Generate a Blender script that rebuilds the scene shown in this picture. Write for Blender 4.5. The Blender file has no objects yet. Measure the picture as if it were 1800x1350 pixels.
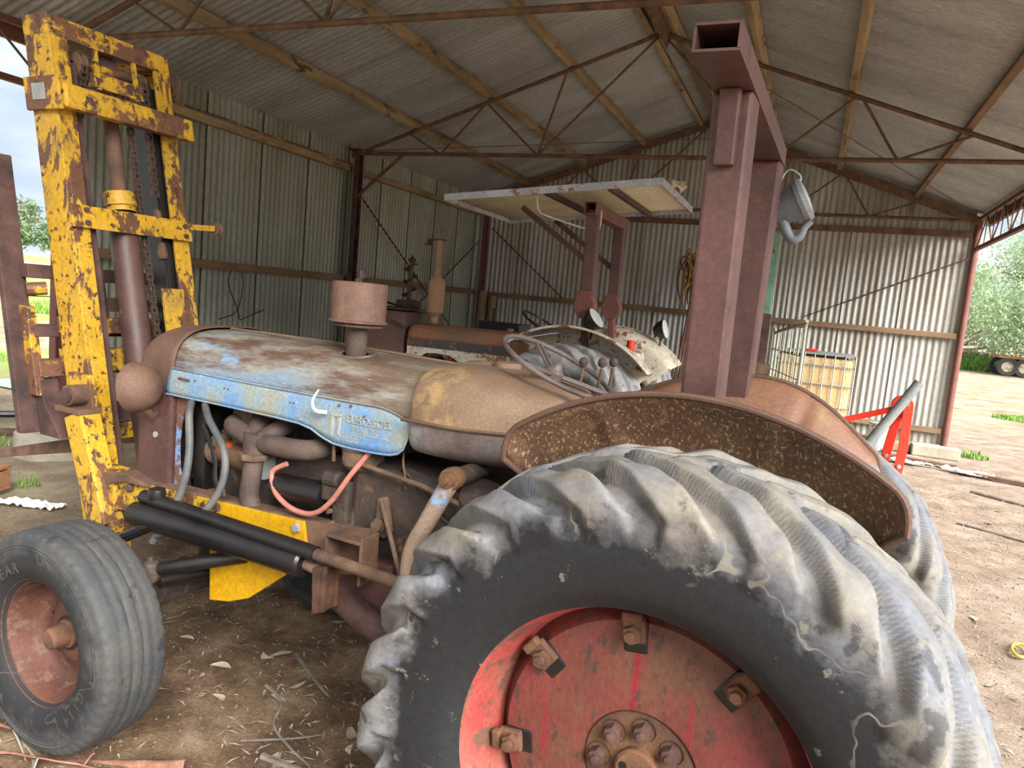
import bpy, bmesh, math, random
import numpy as np
from mathutils import Vector, Matrix, noise
random.seed(7)
SC = bpy.context.scene
COL = SC.collection
R = math.radians
# ------------------------------------------------------------------ camera
CAM_H = 1.70
F_PX, YAW, PITCH, ROLL = 1286.65, R(21.772), R(6.601), R(5.268)
_f = Vector((-math.sin(YAW)*math.cos(PITCH), math.cos(YAW)*math.cos(PITCH), -math.sin(PITCH)))
_r = Vector((math.cos(YAW), math.sin(YAW), 0)); _d = _f.cross(_r)
_cx = _r*math.cos(ROLL) - _d*math.sin(ROLL)
_cy = _r*math.sin(ROLL) + _d*math.cos(ROLL)
cam_d = bpy.data.cameras.new('camera'); cam = bpy.data.objects.new('camera', cam_d); COL.objects.link(cam)
cam_d.sensor_width = 36; cam_d.lens = F_PX/1800*36; cam_d.clip_start = 0.05; cam_d.clip_end = 900
m = Matrix.Identity(4)
for i in range(3):
    m[i][0] = _cx[i]; m[i][1] = -_cy[i]; m[i][2] = -_f[i]
m[0][3], m[1][3], m[2][3] = 0, 0, CAM_H
cam.matrix_world = m
SC.camera = cam
# ------------------------------------------------------------------ world: bright broken cloud
W = bpy.data.worlds.new('sky'); SC.world = W; W.use_nodes = True
nt = W.node_tree; nt.nodes.clear()
def nn(t, typ, **kw):
    n = t.nodes.new(typ)
    for k, v in kw.items(): setattr(n, k, v)
    return n
o_ = nn(nt, 'ShaderNodeOutputWorld'); bg = nn(nt, 'ShaderNodeBackground'); tc = nn(nt, 'ShaderNodeTexCoord')
mp = nn(nt, 'ShaderNodeMapping'); mp.inputs['Scale'].default_value = (1.0, 1.0, 2.6); mp.inputs['Location'].default_value = (0.35, 0.2, 0.1)
n1 = nn(nt, 'ShaderNodeTexNoise'); n1.inputs['Scale'].default_value = 2.6; n1.inputs['Detail'].default_value = 8; n1.inputs['Roughness'].default_value = .56
cr = nn(nt, 'ShaderNodeValToRGB')
cr.color_ramp.elements[0].position = .36; cr.color_ramp.elements[0].color = (.33, .44, .60, 1)
cr.color_ramp.elements[1].position = .56; cr.color_ramp.elements[1].color = (.68, .69, .70, 1)
e = cr.color_ramp.elements.new(.46); e.color = (.47, .55, .65, 1)
e = cr.color_ramp.elements.new(.72); e.color = (.44, .47, .52, 1)
nt.links.new(tc.outputs['Generated'], mp.inputs[0]); nt.links.new(mp.outputs[0], n1.inputs['Vector'])
nt.links.new(n1.outputs['Fac'], cr.inputs[0]); nt.links.new(cr.outputs[0], bg.inputs[0]); nt.links.new(bg.outputs[0], o_.inputs[0])
bg.inputs[1].default_value = .74
# ------------------------------------------------------------------ sun behind thin cloud, high on the right
sd = bpy.data.lights.new('sun', 'SUN'); sun = bpy.data.objects.new('sun', sd); COL.objects.link(sun)
sd.energy = 7.8; sd.angle = R(50); sd.color = (1.0, .98, .95)
sun.rotation_euler = Vector((-0.68, 0.42, -0.60)).to_track_quat('-Z', 'Y').to_euler()
vs = SC.view_settings
vs.view_transform = 'Standard'; vs.look = 'None'; vs.exposure = 1.12; vs.gamma = 1.0; vs.use_curve_mapping = False
SC.cycles.max_bounces = 8; SC.cycles.diffuse_bounces = 5; SC.cycles.glossy_bounces = 3
SC.cycles.use_denoising = True
# ------------------------------------------------------------------ helpers
class MB:
    def __init__(s): s.v = []; s.f = []
    def add(s, vs_, fs):
        o = len(s.v); s.v += [tuple(p) for p in vs_]; s.f += [tuple(i+o for i in q) for q in fs]; return s
    def box(s, c, d, rot=None):
        h = [x/2 for x in d]; P = []
        for z in (-1, 1):
            for y in (-1, 1):
                for x in (-1, 1):
                    p = Vector((x*h[0], y*h[1], z*h[2]))
                    if rot is not None: p = rot @ p
                    P.append(Vector(c)+p)
        return s.add(P, [(0,2,3,1),(4,5,7,6),(0,1,5,4),(2,6,7,3),(0,4,6,2),(1,3,7,5)])
    def beam(s, a, b, w, h, up=(0, 0, 1)):
        a = Vector(a); b = Vector(b); d = (b-a).normalized(); u = Vector(up)
        x = d.cross(u)
        if x.length < 1e-4: x = d.cross(Vector((1, 0, 0)))
        x.normalize(); u = x.cross(d).normalized(); P = []
        for q in (a, b):
            for sx, sz in ((-1,-1),(1,-1),(1,1),(-1,1)): P.append(q + x*(sx*w/2) + u*(sz*h/2))
        return s.add(P, [(0,1,2,3),(7,6,5,4),(0,4,5,1),(1,5,6,2),(2,6,7,3),(3,7,4,0)])
    def channel(s, a, b, w, h, t, up=(0, 0, 1), open_dir=1):
        # C section: web h tall, flanges w wide toward open_dir*x
        a = Vector(a); b = Vector(b); d = (b-a).normalized(); u = Vector(up); x = d.cross(u).normalized()*open_dir; u = u.normalized()
        x.normalize(); uu = x.cross(d).normalized()
        if uu.dot(u) < 0: uu = -uu
        s.beam(a+x*(t/2), b+x*(t/2), t, h, uu)
        for k in (-1, 1):
            off = x*(w/2+t*.5) + uu*(k*(h/2-t/2)); s.beam(a+off, b+off, w-t, t, uu)
        return s
    def tube(s, pts, r, n=8, closed=False, caps=True):
        pts = [Vector(p) for p in pts]; m_ = len(pts)
        rs = r if isinstance(r, (list, tuple)) else [r]*m_
        tang = []
        for i in range(m_):
            if closed: t = pts[(i+1) % m_]-pts[i-1]
            else: t = pts[min(i+1, m_-1)]-pts[max(i-1, 0)]
            tang.append(t.normalized())
        ref = Vector((0, 0, 1)) if abs(tang[0].z) < .9 else Vector((1, 0, 0))
        nx = tang[0].cross(ref).normalized(); o = len(s.v)
        for i in range(m_):
            t = tang[i]; nx = (nx - t*nx.dot(t)).normalized(); ny = t.cross(nx)
            for k in range(n):
                a = 2*math.pi*k/n; s.v.append(tuple(pts[i] + nx*(rs[i]*math.cos(a)) + ny*(rs[i]*math.sin(a))))
        for i in range(m_ if closed else m_-1):
            j = (i+1) % m_
            for k in range(n):
                k2 = (k+1) % n; s.f.append((o+i*n+k, o+i*n+k2, o+j*n+k2, o+j*n+k))
        if caps and not closed:
            s.f.append(tuple(o+k for k in range(n))[::-1]); s.f.append(tuple(o+(m_-1)*n+k for k in range(n)))
        return s
    def cyl(s, a, b, r0, r1=None, n=16): return s.tube([a, b], [r0, r0 if r1 is None else r1], n)
    def lathe(s, prof, o=(0, 0, 0), axis=(0, 1, 0), n=48, closed=False, ref=None):
        # prof: (radius, height along axis)
        ax = Vector(axis).normalized(); o = Vector(o)
        rf = Vector(ref) if ref else (Vector((0, 0, 1)) if abs(ax.z) < .9 else Vector((1, 0, 0)))
        x = (rf-ax*rf.dot(ax)).normalized(); y = ax.cross(x); b = len(s.v); m_ = len(prof)
        for i in range(n):
            a = 2*math.pi*i/n; d = x*math.cos(a)+y*math.sin(a)
            for r_, h in prof: s.v.append(tuple(o + d*r_ + ax*h))
        for i in range(n):
            j = (i+1) % n
            for k in range(m_ if closed else m_-1):
                k2 = (k+1) % m_; s.f.append((b+i*m_+k, b+i*m_+k2, b+j*m_+k2, b+j*m_+k))
        return s
    def grid(s, fn, nu, nv, cu=False, cv=False):
        b = len(s.v)
        for i in range(nu):
            for j in range(nv): s.v.append(tuple(fn(i, j)))
        for i in range(nu if cu else nu-1):
            for j in range(nv if cv else nv-1):
                i2 = (i+1) % nu; j2 = (j+1) % nv
                s.f.append((b+i*nv+j, b+i2*nv+j, b+i2*nv+j2, b+i*nv+j2))
        return s
    def prism(s, poly, fn, d0, d1):
        # poly 2D, fn(u,v,d)->3D
        n = len(poly); P = [fn(u, v, d0) for u, v in poly]+[fn(u, v, d1) for u, v in poly]
        F = [tuple(range(n))[::-1], tuple(range(n, 2*n))]+[(i, (i+1) % n, n+(i+1) % n, n+i) for i in range(n)]
        return s.add(P, F)
    def mesh(s, name, smooth=False, ang=35):
        me = bpy.data.meshes.new(name); me.from_pydata(s.v, [], s.f); me.update()
        bm = bmesh.new(); bm.from_mesh(me); bmesh.ops.recalc_face_normals(bm, faces=bm.faces); bm.to_mesh(me); bm.free()
        if smooth:
            for p in me.polygons: p.use_smooth = True
            me.set_sharp_from_angle(angle=R(ang))
        return me
    def build(s, name, mat, parent=None, smooth=False, bevel=0, loc=None, solid=0, ang=35, off=0):
        return ob(name, s.mesh(name, smooth, ang), mat, parent, bevel, loc, solid, off)
def ob(name, me, mat, parent=None, bevel=0, loc=None, solid=0, off=0):
    o = bpy.data.objects.new(name, me); COL.objects.link(o)
    if mat and not me.materials: me.materials.append(mat)
    if parent: o.parent = parent
    if loc is not None: o.location = loc
    if solid:
        md = o.modifiers.new('solid', 'SOLIDIFY'); md.thickness = solid; md.offset = off
    if bevel:
        md = o.modifiers.new('bevel', 'BEVEL'); md.width = bevel; md.segments = 2; md.limit_method = 'ANGLE'; md.angle_limit = R(40)
        md.harden_normals = False
    return o
def empty(name, loc=(0, 0, 0), rz=0):
    o = bpy.data.objects.new(name, None); COL.objects.link(o); o.location = loc; o.rotation_euler = (0, 0, rz); o.empty_display_size = .1; return o
def tag(o, label, cat, group=None):
    o['label'] = label; o['category'] = cat
    if group: o['group'] = group
    return o
def struct(o): o['kind'] = 'structure'; return o
def copy(o, parent=None, loc=None, rz=None):
    c = o.copy(); COL.objects.link(c)
    if parent: c.parent = parent
    if loc is not None: c.location = loc
    if rz is not None: c.rotation_euler[2] = rz
    return c
def smoothpts(pts, n=6):
    # Catmull-Rom
    P = [Vector(p) for p in pts]; out = []
    for i in range(len(P)-1):
        p0 = P[max(i-1, 0)]; p1 = P[i]; p2 = P[i+1]; p3 = P[min(i+2, len(P)-1)]
        for k in range(n):
            t = k/n; out.append(.5*((2*p1)+(p2-p0)*t+(2*p0-5*p1+4*p2-p3)*t*t+(3*p1-p0-3*p2+p3)*t**3))
    return out+[P[-1]]
def text_mesh(body, size, depth, name='lettering', align='LEFT'):
    cu = bpy.data.curves.new(name, 'FONT'); cu.body = body; cu.size = size; cu.extrude = depth; cu.align_x = align; cu.resolution_u = 3
    o = bpy.data.objects.new(name, cu); COL.objects.link(o)
    dg = bpy.context.evaluated_depsgraph_get(); me = bpy.data.meshes.new_from_object(o.evaluated_get(dg))
    bpy.data.objects.remove(o); bpy.data.curves.remove(cu); me.name = name; return me
# ------------------------------------------------------------------ materials
def srgb(r, g, b):
    f = lambda c: (c/255/12.92) if c/255 <= .04045 else ((c/255+.055)/1.055)**2.4
    return (f(r), f(g), f(b), 1)
def mat(name, cols, scale=6, rough=.75, metal=0, bump=.25, bscale=None, stretch=(1, 1, 1), pos=None, detail=6, spot=None, rvar=.1, sharp=None, rand=0, nrough=.6, extra=None):
    """cols: list of colours blended over one noise (pos = ramp positions); spot=(colour, threshold, scale, softness) adds patches"""
    M = bpy.data.materials.new(name); M.use_nodes = True; t = M.node_tree; t.nodes.clear(); L = t.links.new
    out = nn(t, 'ShaderNodeOutputMaterial'); bs = nn(t, 'ShaderNodeBsdfPrincipled'); L(bs.outputs[0], out.inputs[0])
    tc = nn(t, 'ShaderNodeTexCoord'); mp = nn(t, 'ShaderNodeMapping'); mp.inputs['Scale'].default_value = stretch; L(tc.outputs['Object'], mp.inputs[0])
    if rand:
        oi = nn(t, 'ShaderNodeObjectInfo'); ml = nn(t, 'ShaderNodeMath', operation='MULTIPLY'); ml.inputs[1].default_value = 37; L(oi.outputs['Random'], ml.inputs[0])
        L(ml.outputs[0], mp.inputs['Location'])
    n = nn(t, 'ShaderNodeTexNoise'); n.inputs['Scale'].default_value = scale; n.inputs['Detail'].default_value = detail; n.inputs['Roughness'].default_value = nrough
    L(mp.outputs[0], n.inputs['Vector'])
    r = nn(t, 'ShaderNodeValToRGB'); el = r.color_ramp.elements; k = len(cols)
    ps = pos or [.3+.4*i/max(k-1, 1) for i in range(k)]
    el[0].position = ps[0]; el[0].color = cols[0]; el[1].position = ps[-1]; el[1].color = cols[-1]
    for i in range(1, k-1): e = el.new(ps[i]); e.color = cols[i]
    L(n.outputs['Fac'], r.inputs[0]); col = r.outputs[0]
    for sp in ([spot] if spot and not isinstance(spot, list) else (spot or [])):
        c, th, s_, soft = sp[:4]
        m2 = nn(t, 'ShaderNodeMapping'); m2.inputs['Scale'].default_value = sp[4] if len(sp) > 4 else stretch
        m2.inputs['Location'].default_value = sp[5] if len(sp) > 5 else (3.1, 1.7, .4); L(tc.outputs['Object'], m2.inputs[0])
        n2 = nn(t, 'ShaderNodeTexNoise'); n2.inputs['Scale'].default_value = s_; n2.inputs['Detail'].default_value = 9; n2.inputs['Roughness'].default_value = .68; L(m2.outputs[0], n2.inputs['Vector'])
        mr = nn(t, 'ShaderNodeMapRange'); mr.inputs['From Min'].default_value = th; mr.inputs['From Max'].default_value = th+soft; mr.clamp = True; L(n2.outputs['Fac'], mr.inputs['Value'])
        mx = nn(t, 'ShaderNodeMix', data_type='RGBA'); L(mr.outputs[0], mx.inputs[0]); L(col, mx.inputs[6]); mx.inputs[7].default_value = c; col = mx.outputs[2]
    # fine grain
    n3 = nn(t, 'ShaderNodeTexNoise'); n3.inputs['Scale'].default_value = bscale or scale*14; n3.inputs['Detail'].default_value = 5; n3.inputs['Roughness'].default_value = .7
    L(mp.outputs[0], n3.inputs['Vector'])
    hv = nn(t, 'ShaderNodeMapRange'); hv.inputs['From Min'].default_value = .25; hv.inputs['From Max'].default_value = .75; hv.inputs['To Min'].default_value = .68; hv.inputs['To Max'].default_value = 1.28; L(n3.outputs['Fac'], hv.inputs['Value'])
    val = hv.outputs[0]
    if rand:
        rr = nn(t, 'ShaderNodeMapRange'); rr.inputs['To Min'].default_value = 1-rand; rr.inputs['To Max'].default_value = 1+rand; L(oi.outputs['Random'], rr.inputs['Value'])
        mm = nn(t, 'ShaderNodeMath', operation='MULTIPLY'); L(val, mm.inputs[0]); L(rr.outputs[0], mm.inputs[1]); val = mm.outputs[0]
    mv = nn(t, 'ShaderNodeVectorMath', operation='SCALE'); L(col, mv.inputs[0]); L(val, mv.inputs['Scale'])
    L(mv.outputs[0], bs.inputs['Base Color'])
    rg = nn(t, 'ShaderNodeMapRange'); rg.inputs['To Min'].default_value = rough-rvar; rg.inputs['To Max'].default_value = min(rough+rvar, 1); L(n.outputs['Fac'], rg.inputs['Value']); L(rg.outputs[0], bs.inputs['Roughness'])
    bs.inputs['Metallic'].default_value = metal
    if bump:
        bp = nn(t, 'ShaderNodeBump'); bp.inputs['Strength'].default_value = bump; bp.inputs['Distance'].default_value = .004; L(n3.outputs['Fac'], bp.inputs['Height']); L(bp.outputs[0], bs.inputs['Normal'])
    return M
G = srgb
M_rust = mat('rust_steel', [G(70,52,42), G(100,74,57), G(122,94,72)], 9, .85, bump=.5)
M_rustd = mat('rust_dark', [G(44,32,30), G(78,54,48), G(98,70,60)], 7, .8, bump=.4)
M_rops = mat('primer_brown', [G(70,45,42), G(86,57,52), G(98,66,60)], 5, .55, bump=.18, spot=(G(106,70,52), .60, 9, .12))
M_yel = mat('yellow_paint', [G(164,128,30), G(192,148,32), G(182,144,44)], 5, .55, bump=.25, bscale=60,
            spot=[(G(150,124,62), .50, 3.5, .2), (G(98,66,46), .535, 9, .03, (1, 1, .45)), (G(72,48,40), .57, 30, .03)])
M_yel2 = mat('yellow_rusty', [G(176,136,34), G(200,156,40)], 5, .6, bump=.3, bscale=60, spot=[(G(104,70,50), .455, 6, .05), (G(78,54,44), .54, 20, .04)])
M_yclean = mat('yellow_bright', [G(190,142,14), G(204,154,20)], 4, .5, bump=.1, spot=[(G(110,70,40), .66, 9, .03), (G(196,150,30), .55, 3, .2)])
M_blue = mat('worn_blue_bonnet', [G(104,88,74), G(128,116,100), G(140,138,128), G(124,142,158)], 4, .6, bump=.15, bscale=90, stretch=(.35, 1, 1.6), pos=[.36, .45, .53, .66],
             spot=[(G(94,72,60), .485, 4.5, .10, (.35, 1, 1.9)), (G(118,148,178), .575, 3.2, .05, (.7, 1, 1.3), (7.3, 2.2, 1.9)), (G(122,96,70), .60, 9, .05), (G(184,182,172), .67, 40, .03)])
M_bonside = mat('worn_blue_skirt', [G(140,144,130), G(122,146,164), G(98,138,184)], 4, .5, bump=.15, bscale=90, pos=[.42, .53, .66],
                spot=[(G(146,122,100), .60, 7, .06), (G(200,200,188), .64, 24, .03)])
M_tank = mat('dusty_brown_tank', [G(108,84,66), G(126,102,80), G(138,114,86)], 3, .75, bump=.12, bscale=120, spot=(G(150,122,82), .57, 3.4, .06))
M_tankl = mat('tank_lower', [G(78,60,52), G(112,104,100), G(140,142,146)], 3.5, .5, bump=.15, bscale=90, spot=(G(96,64,46), .55, 8, .1))
M_nose = mat('brown_cowl', [G(76,54,44), G(94,68,54), G(108,82,66)], 4, .7, bump=.2, bscale=110)
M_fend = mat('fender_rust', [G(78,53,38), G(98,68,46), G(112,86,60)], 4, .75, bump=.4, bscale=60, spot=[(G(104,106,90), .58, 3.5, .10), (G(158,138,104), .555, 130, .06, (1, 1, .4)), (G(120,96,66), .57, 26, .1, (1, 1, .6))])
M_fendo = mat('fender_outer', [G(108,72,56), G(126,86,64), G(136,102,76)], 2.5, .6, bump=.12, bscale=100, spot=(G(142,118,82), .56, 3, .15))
M_ored = mat('red_wheel_paint', [G(92,54,42), G(112,52,46), G(124,50,48)], 4, .6, bump=.25, bscale=90, stretch=(1, 1, .6),
             spot=[(G(100,66,48), .50, 3.2, .12, (1, 1, 1)), (G(132,28,40), .585, 5.5, .05, (1.6, 1, .10)), (G(76,52,42), .56, 26, .05)])
M_orim = mat('red_rim_paint', [G(150,50,52), G(150,70,62), G(136,84,68)], 5, .6, bump=.25, bscale=80, spot=[(G(98,72,58), .53, 14, .05), (G(166,40,50), .56, 3, .08)])
M_orust = mat('orange_rust', [G(64,44,34), G(96,66,46), G(120,84,56)], 10, .85, bump=.5)
M_frim = mat('front_rim_paint', [G(64,40,32), G(82,48,37), G(98,58,44)], 6, .7, bump=.25, spot=(G(100,74,58), .52, 14, .08))
M_black = mat('oily_black', [G(20,18,18), G(34,30,30)], 8, .35, bump=.2)
M_eng = mat('engine_grime', [G(34,29,27), G(58,48,42), G(84,68,56)], 7, .65, bump=.5, bscale=70, spot=(G(112,88,66), .58, 14, .1))
M_engb = mat('engine_dust', [G(70,54,44), G(102,80,62), G(124,100,80)], 7, .8, bump=.45, bscale=70)
M_exh = mat('exhaust_rust', [G(60,48,43), G(80,65,57), G(96,80,69)], 8, .8, bump=.35)
M_hose = mat('grey_hose', [G(62,64,66), G(98,98,96)], 10, .6, bump=.1)
M_hoser = mat('red_hose', [G(160,110,94), G(186,112,100)], 3, .55, bump=.05)
M_galv = mat('galvanised', [G(150,152,148), G(176,178,176)], 12, .45, metal=.4, bump=.05)
M_wl = mat('wall_sheet', [G(124,124,108), G(142,144,130), G(158,162,154)], 1.5, .5, metal=.25, bump=.1, bscale=60, stretch=(1, 1, .25), rand=.13, spot=(G(196,198,186), .70, 22, .02, (1, 1, 1)))
M_wb = mat('wall_sheet_back', [G(134,126,112), G(164,162,154), G(186,188,186)], 1.3, .5, metal=.25, bump=.1, bscale=60, stretch=(1.2, 1, .22), rand=.09, spot=(G(110,90,70), .58, 3, .12, (2, 1, .2)))
M_rf = mat('roof_sheet', [G(150,152,150), G(170,172,172), G(184,188,190)], 2, .45, metal=.3, bump=.1, bscale=60, stretch=(.3, 1, .3), rand=.07)
M_wood = mat('purlin_wood', [G(104,86,62), G(150,128,94), G(172,150,114)], 5, .85, bump=.4, stretch=(1, .2, 1), pos=[.32, .5, .66], rand=.12, spot=(G(80,66,52), .57, 5, .08, (1, .45, 1)))
M_girt = mat('girt_wood', [G(100,78,56), G(138,110,82)], 6, .85, bump=.35, stretch=(.3, .3, 1), rand=.1)
M_greyw = mat('grey_wood', [G(116,106,92), G(150,140,124)], 7, .9, bump=.5, stretch=(.3, .3, 1), rand=.1)
M_sred = mat('red_oxide_steel', [G(98,60,52), G(122,76,66)], 6, .75, bump=.25)
M_hred = mat('bright_red', [G(214,44,24), G(232,56,34)], 4, .4, bump=.03)
M_white = mat('dirty_white', [G(186,182,168), G(214,212,202)], 6, .6, bump=.1)
M_conc = mat('concrete', [G(140,132,116), G(172,164,146)], 8, .95, bump=.6)
M_pipe = mat('grey_pipe', [G(110,114,112), G(140,144,142)], 6, .6, bump=.05)
M_plas = mat('grey_plastic', [G(112,116,122), G(128,132,138)], 6, .45, bump=.02)
M_dbr = mat('faded_red_bonnet', [G(108,86,64), G(136,92,68), G(152,98,76)], 3, .65, bump=.2, bscale=60, stretch=(.5, 1, 1.5), spot=(G(100,78,58), .55, 4, .12))
M_dbw = mat('rusty_white', [G(196,190,172), G(214,208,192)], 5, .6, bump=.2, bscale=60, spot=[(G(150,96,56), .52, 8, .08), (G(96,62,42), .58, 22, .04)])
M_dbf = mat('cream_guard', [G(186,178,158), G(206,198,180)], 5, .6, bump=.15, bscale=60, spot=[(G(128,82,46), .545, 9, .05), (G(104,66,40), .60, 26, .03)])
M_stripe = mat('dark_stripe', [G(44,44,52), G(66,62,64)], 8, .5, bump=.05, spot=(G(150,96,66), .58, 9, .05))
M_dred = mat('dark_red', [G(120,44,34), G(160,60,44)], 7, .6, bump=.3)
M_canp = mat('canopy_sheet', [G(196,188,160), G(216,210,184)], 4, .6, bump=.1)
M_canf = mat('canopy_frame', [G(150,150,160), G(188,190,200)], 5, .5, bump=.1, spot=(G(136,90,60), .56, 10, .06))
M_bark = mat('bark', [G(86,68,54), G(124,100,80)], 6, .9, bump=.6, stretch=(1, 1, .3))
M_log = mat('timber_log', [G(120,98,74), G(150,126,98)], 5, .9, bump=.5, stretch=(1, 1, .2), rand=.1)
M_pink = mat('peeled_bark', [G(104,66,50), G(132,90,70), G(150,118,102)], 8, .85, bump=.4, rand=.1)
M_leafd = mat('dry_leaf', [G(136,122,98), G(176,164,142)], 20, .8, bump=.2, rand=.25)
M_twig = mat('dead_twig', [G(96,84,74), G(140,128,116)], 15, .9, bump=.4, rand=.15)
M_stone = mat('pebble', [G(92,80,68), G(136,122,106)], 20, .95, bump=.4, rand=.2)
M_ibc = mat('tank_plastic', [G(204,172,120), G(222,194,144)], 3, .45, bump=.03)
M_green = mat('green_paint', [G(96,140,122), G(126,166,146)], 6, .55, bump=.2, spot=(G(110,80,60), .57, 8, .05))
M_redpaint = mat('faded_red_paint', [G(176,76,70), G(196,96,88)], 6, .6, bump=.2, spot=(G(110,70,60), .58, 12, .05))
M_ltgreen = mat('gate_green', [G(150,160,140), G(176,176,156)], 6, .6, bump=.15, spot=(G(120,104,80), .56, 10, .08))
M_cloth = mat('white_cloth', [G(200,196,190), G(226,224,220)], 5, .85, bump=.3)
M_chain = mat('chain_steel', [G(58,44,38), G(88,66,54)], 20, .7, bump=.4)
M_glass = mat('lamp_glass', [G(180,182,180), G(206,208,206)], 5, .15, bump=0)
M_paperb = mat('blue_white_paper', [G(190,196,220), G(214,218,232)], 4, .6, bump=0)
M_ylw2 = mat('yellow_plastic', [G(214,196,40), G(230,214,60)], 4, .5, bump=0)
# ================================================================== the shed
XL, XR, XM, YB, BAY = -6.08, 2.09, -2.0, 12.87, 4.25
Z_E, SL = 3.60, .345
def zroof(x): return Z_E + SL*(x-XL) if x < XM else Z_E + SL*(XR-x)
def corr(w, prof, pitch=.086, amp=.011, seg=6, tilt=.030):
    """corrugated strip: prof(x)->list of 2 or 3 (lo..hi) z values; local x across, y depth, z up"""
    n = int(round(w/pitch))*seg; mb = MB()
    def fn(i, j):
        x = w*i/n; zs = prof(x); return (x, amp*math.cos(2*math.pi*i/seg)+tilt*x/w, zs[j])
    mb.grid(fn, n+1, len(prof(0))); return mb
# ---- ground
def build_ground():
    def axis(fine0, fine1, step, far):
        a = list(np.arange(fine0, fine1+1e-6, step)); s = step; x = fine0
        lo = []
        while x > -far: s *= 1.22; x -= s; lo.append(x)
        s = step; x = fine1; hi = []
        while x < far: s *= 1.22; x += s; hi.append(x)
        return lo[::-1]+a+hi
    xs = axis(-8, 4.5, .055, 330); ys = axis(-.4, 9, .055, 330)
    mb = MB()
    def fn(i, j):
        x, y = xs[i], ys[j]
        far = max(0, max(-8-x, x-4.5, y-9))
        k = 1/(1+far*.25)
        z = (noise.noise((x*.8, y*.8, 0))*.020 + noise.noise((x*4, y*4, 3))*.009 + noise.noise((x*12, y*12, 5))*.008)*k - .012
        return (x, y, z)
    mb.grid(fn, len(xs), len(ys))
    M = bpy.data.materials.new('dirt'); M.use_nodes = True; t = M.node_tree; t.nodes.clear(); L = t.links.new
    out = nn(t, 'ShaderNodeOutputMaterial'); bs = nn(t, 'ShaderNodeBsdfPrincipled'); L(bs.outputs[0], out.inputs[0]); bs.inputs['Roughness'].default_value = .95
    bs.inputs['Specular IOR Level'].default_value = .15
    tc = nn(t, 'ShaderNodeTexCoord'); sp = nn(t, 'ShaderNodeSeparateXYZ'); L(tc.outputs['Object'], sp.inputs[0])
    def noise_(s, d=6, r=.6, st=(1, 1, 1)):
        mp = nn(t, 'ShaderNodeMapping'); mp.inputs['Scale'].default_value = st; L(tc.outputs['Object'], mp.inputs[0])
        n = nn(t, 'ShaderNodeTexNoise'); n.inputs['Scale'].default_value = s; n.inputs['Detail'].default_value = d; n.inputs['Roughness'].default_value = r; L(mp.outputs[0], n.inputs['Vector']); return n.outputs['Fac']
    def ramp(fac, stops):
        r = nn(t, 'ShaderNodeValToRGB'); el = r.color_ramp.elements
        el[0].position, el[0].color = stops[0]; el[1].position, el[1].color = stops[-1]
        for p_, c_ in stops[1:-1]: e = el.new(p_); e.color = c_
        L(fac, r.inputs[0]); return r.outputs[0]
    def mth(op, a, b=None):
        n = nn(t, 'ShaderNodeMath', operation=op)
        for i, q in enumerate((a, b)):
            if q is None: continue
            if isinstance(q, (int, float)): n.inputs[i].default_value = q
            else: L(q, n.inputs[i])
        return n.outputs[0]
    def mrange(v, a, b):
        n = nn(t, 'ShaderNodeMapRange'); n.inputs['From Min'].default_value = a; n.inputs['From Max'].default_value = b; L(v, n.inputs['Value']); return n.outputs[0]
    def mix(f, a, b):
        n = nn(t, 'ShaderNodeMix', data_type='RGBA'); L(f, n.inputs[0]); L(a, n.inputs[6]); L(b, n.inputs[7]); return n.outputs[2]
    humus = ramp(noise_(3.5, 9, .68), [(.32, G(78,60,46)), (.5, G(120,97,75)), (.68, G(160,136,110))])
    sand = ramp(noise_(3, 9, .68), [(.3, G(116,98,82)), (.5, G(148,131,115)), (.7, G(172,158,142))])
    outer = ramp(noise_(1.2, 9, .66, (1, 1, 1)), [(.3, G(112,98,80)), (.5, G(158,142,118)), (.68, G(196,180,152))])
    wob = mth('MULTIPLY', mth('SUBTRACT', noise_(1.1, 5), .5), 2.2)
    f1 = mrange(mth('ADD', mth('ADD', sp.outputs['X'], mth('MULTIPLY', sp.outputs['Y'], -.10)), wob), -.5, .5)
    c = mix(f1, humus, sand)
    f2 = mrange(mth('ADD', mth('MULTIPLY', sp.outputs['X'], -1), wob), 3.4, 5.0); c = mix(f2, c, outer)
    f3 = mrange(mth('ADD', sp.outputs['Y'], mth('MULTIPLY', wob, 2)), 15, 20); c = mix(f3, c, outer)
    # grass tinge far away
    grs = ramp(noise_(.35, 6), [(.35, G(120,138,70)), (.6, G(150,176,84))])
    gf = mth('MULTIPLY', mrange(noise_(.22, 6, .6), .52, .60), mrange(mth('MULTIPLY', sp.outputs['X'], -1), 8, 12)); c = mix(gf, c, grs)
    L(c, bs.inputs['Base Color'])
    fine = noise_(70, 6, .75); g2 = noise_(260, 3, .7)
    hs = nn(t, 'ShaderNodeHueSaturation'); L(c, hs.inputs['Color']); vv = nn(t, 'ShaderNodeMapRange'); vv.inputs['From Min'].default_value = .3; vv.inputs['From Max'].default_value = .7; vv.inputs['To Min'].default_value = .55; vv.inputs['To Max'].default_value = 1.4; L(fine, vv.inputs['Value']); L(vv.outputs[0], hs.inputs['Value'])
    L(hs.outputs[0], bs.inputs['Base Color'])
    bp = nn(t, 'ShaderNodeBump'); bp.inputs['Strength'].default_value = .9; bp.inputs['Distance'].default_value = .012; L(mth('ADD', fine, mth('MULTIPLY', g2, .35)), bp.inputs['Height']); L(bp.outputs[0], bs.inputs['Normal'])
    return struct(mb.build('floor', M, smooth=True, ang=180))
floor = build_ground()
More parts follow.
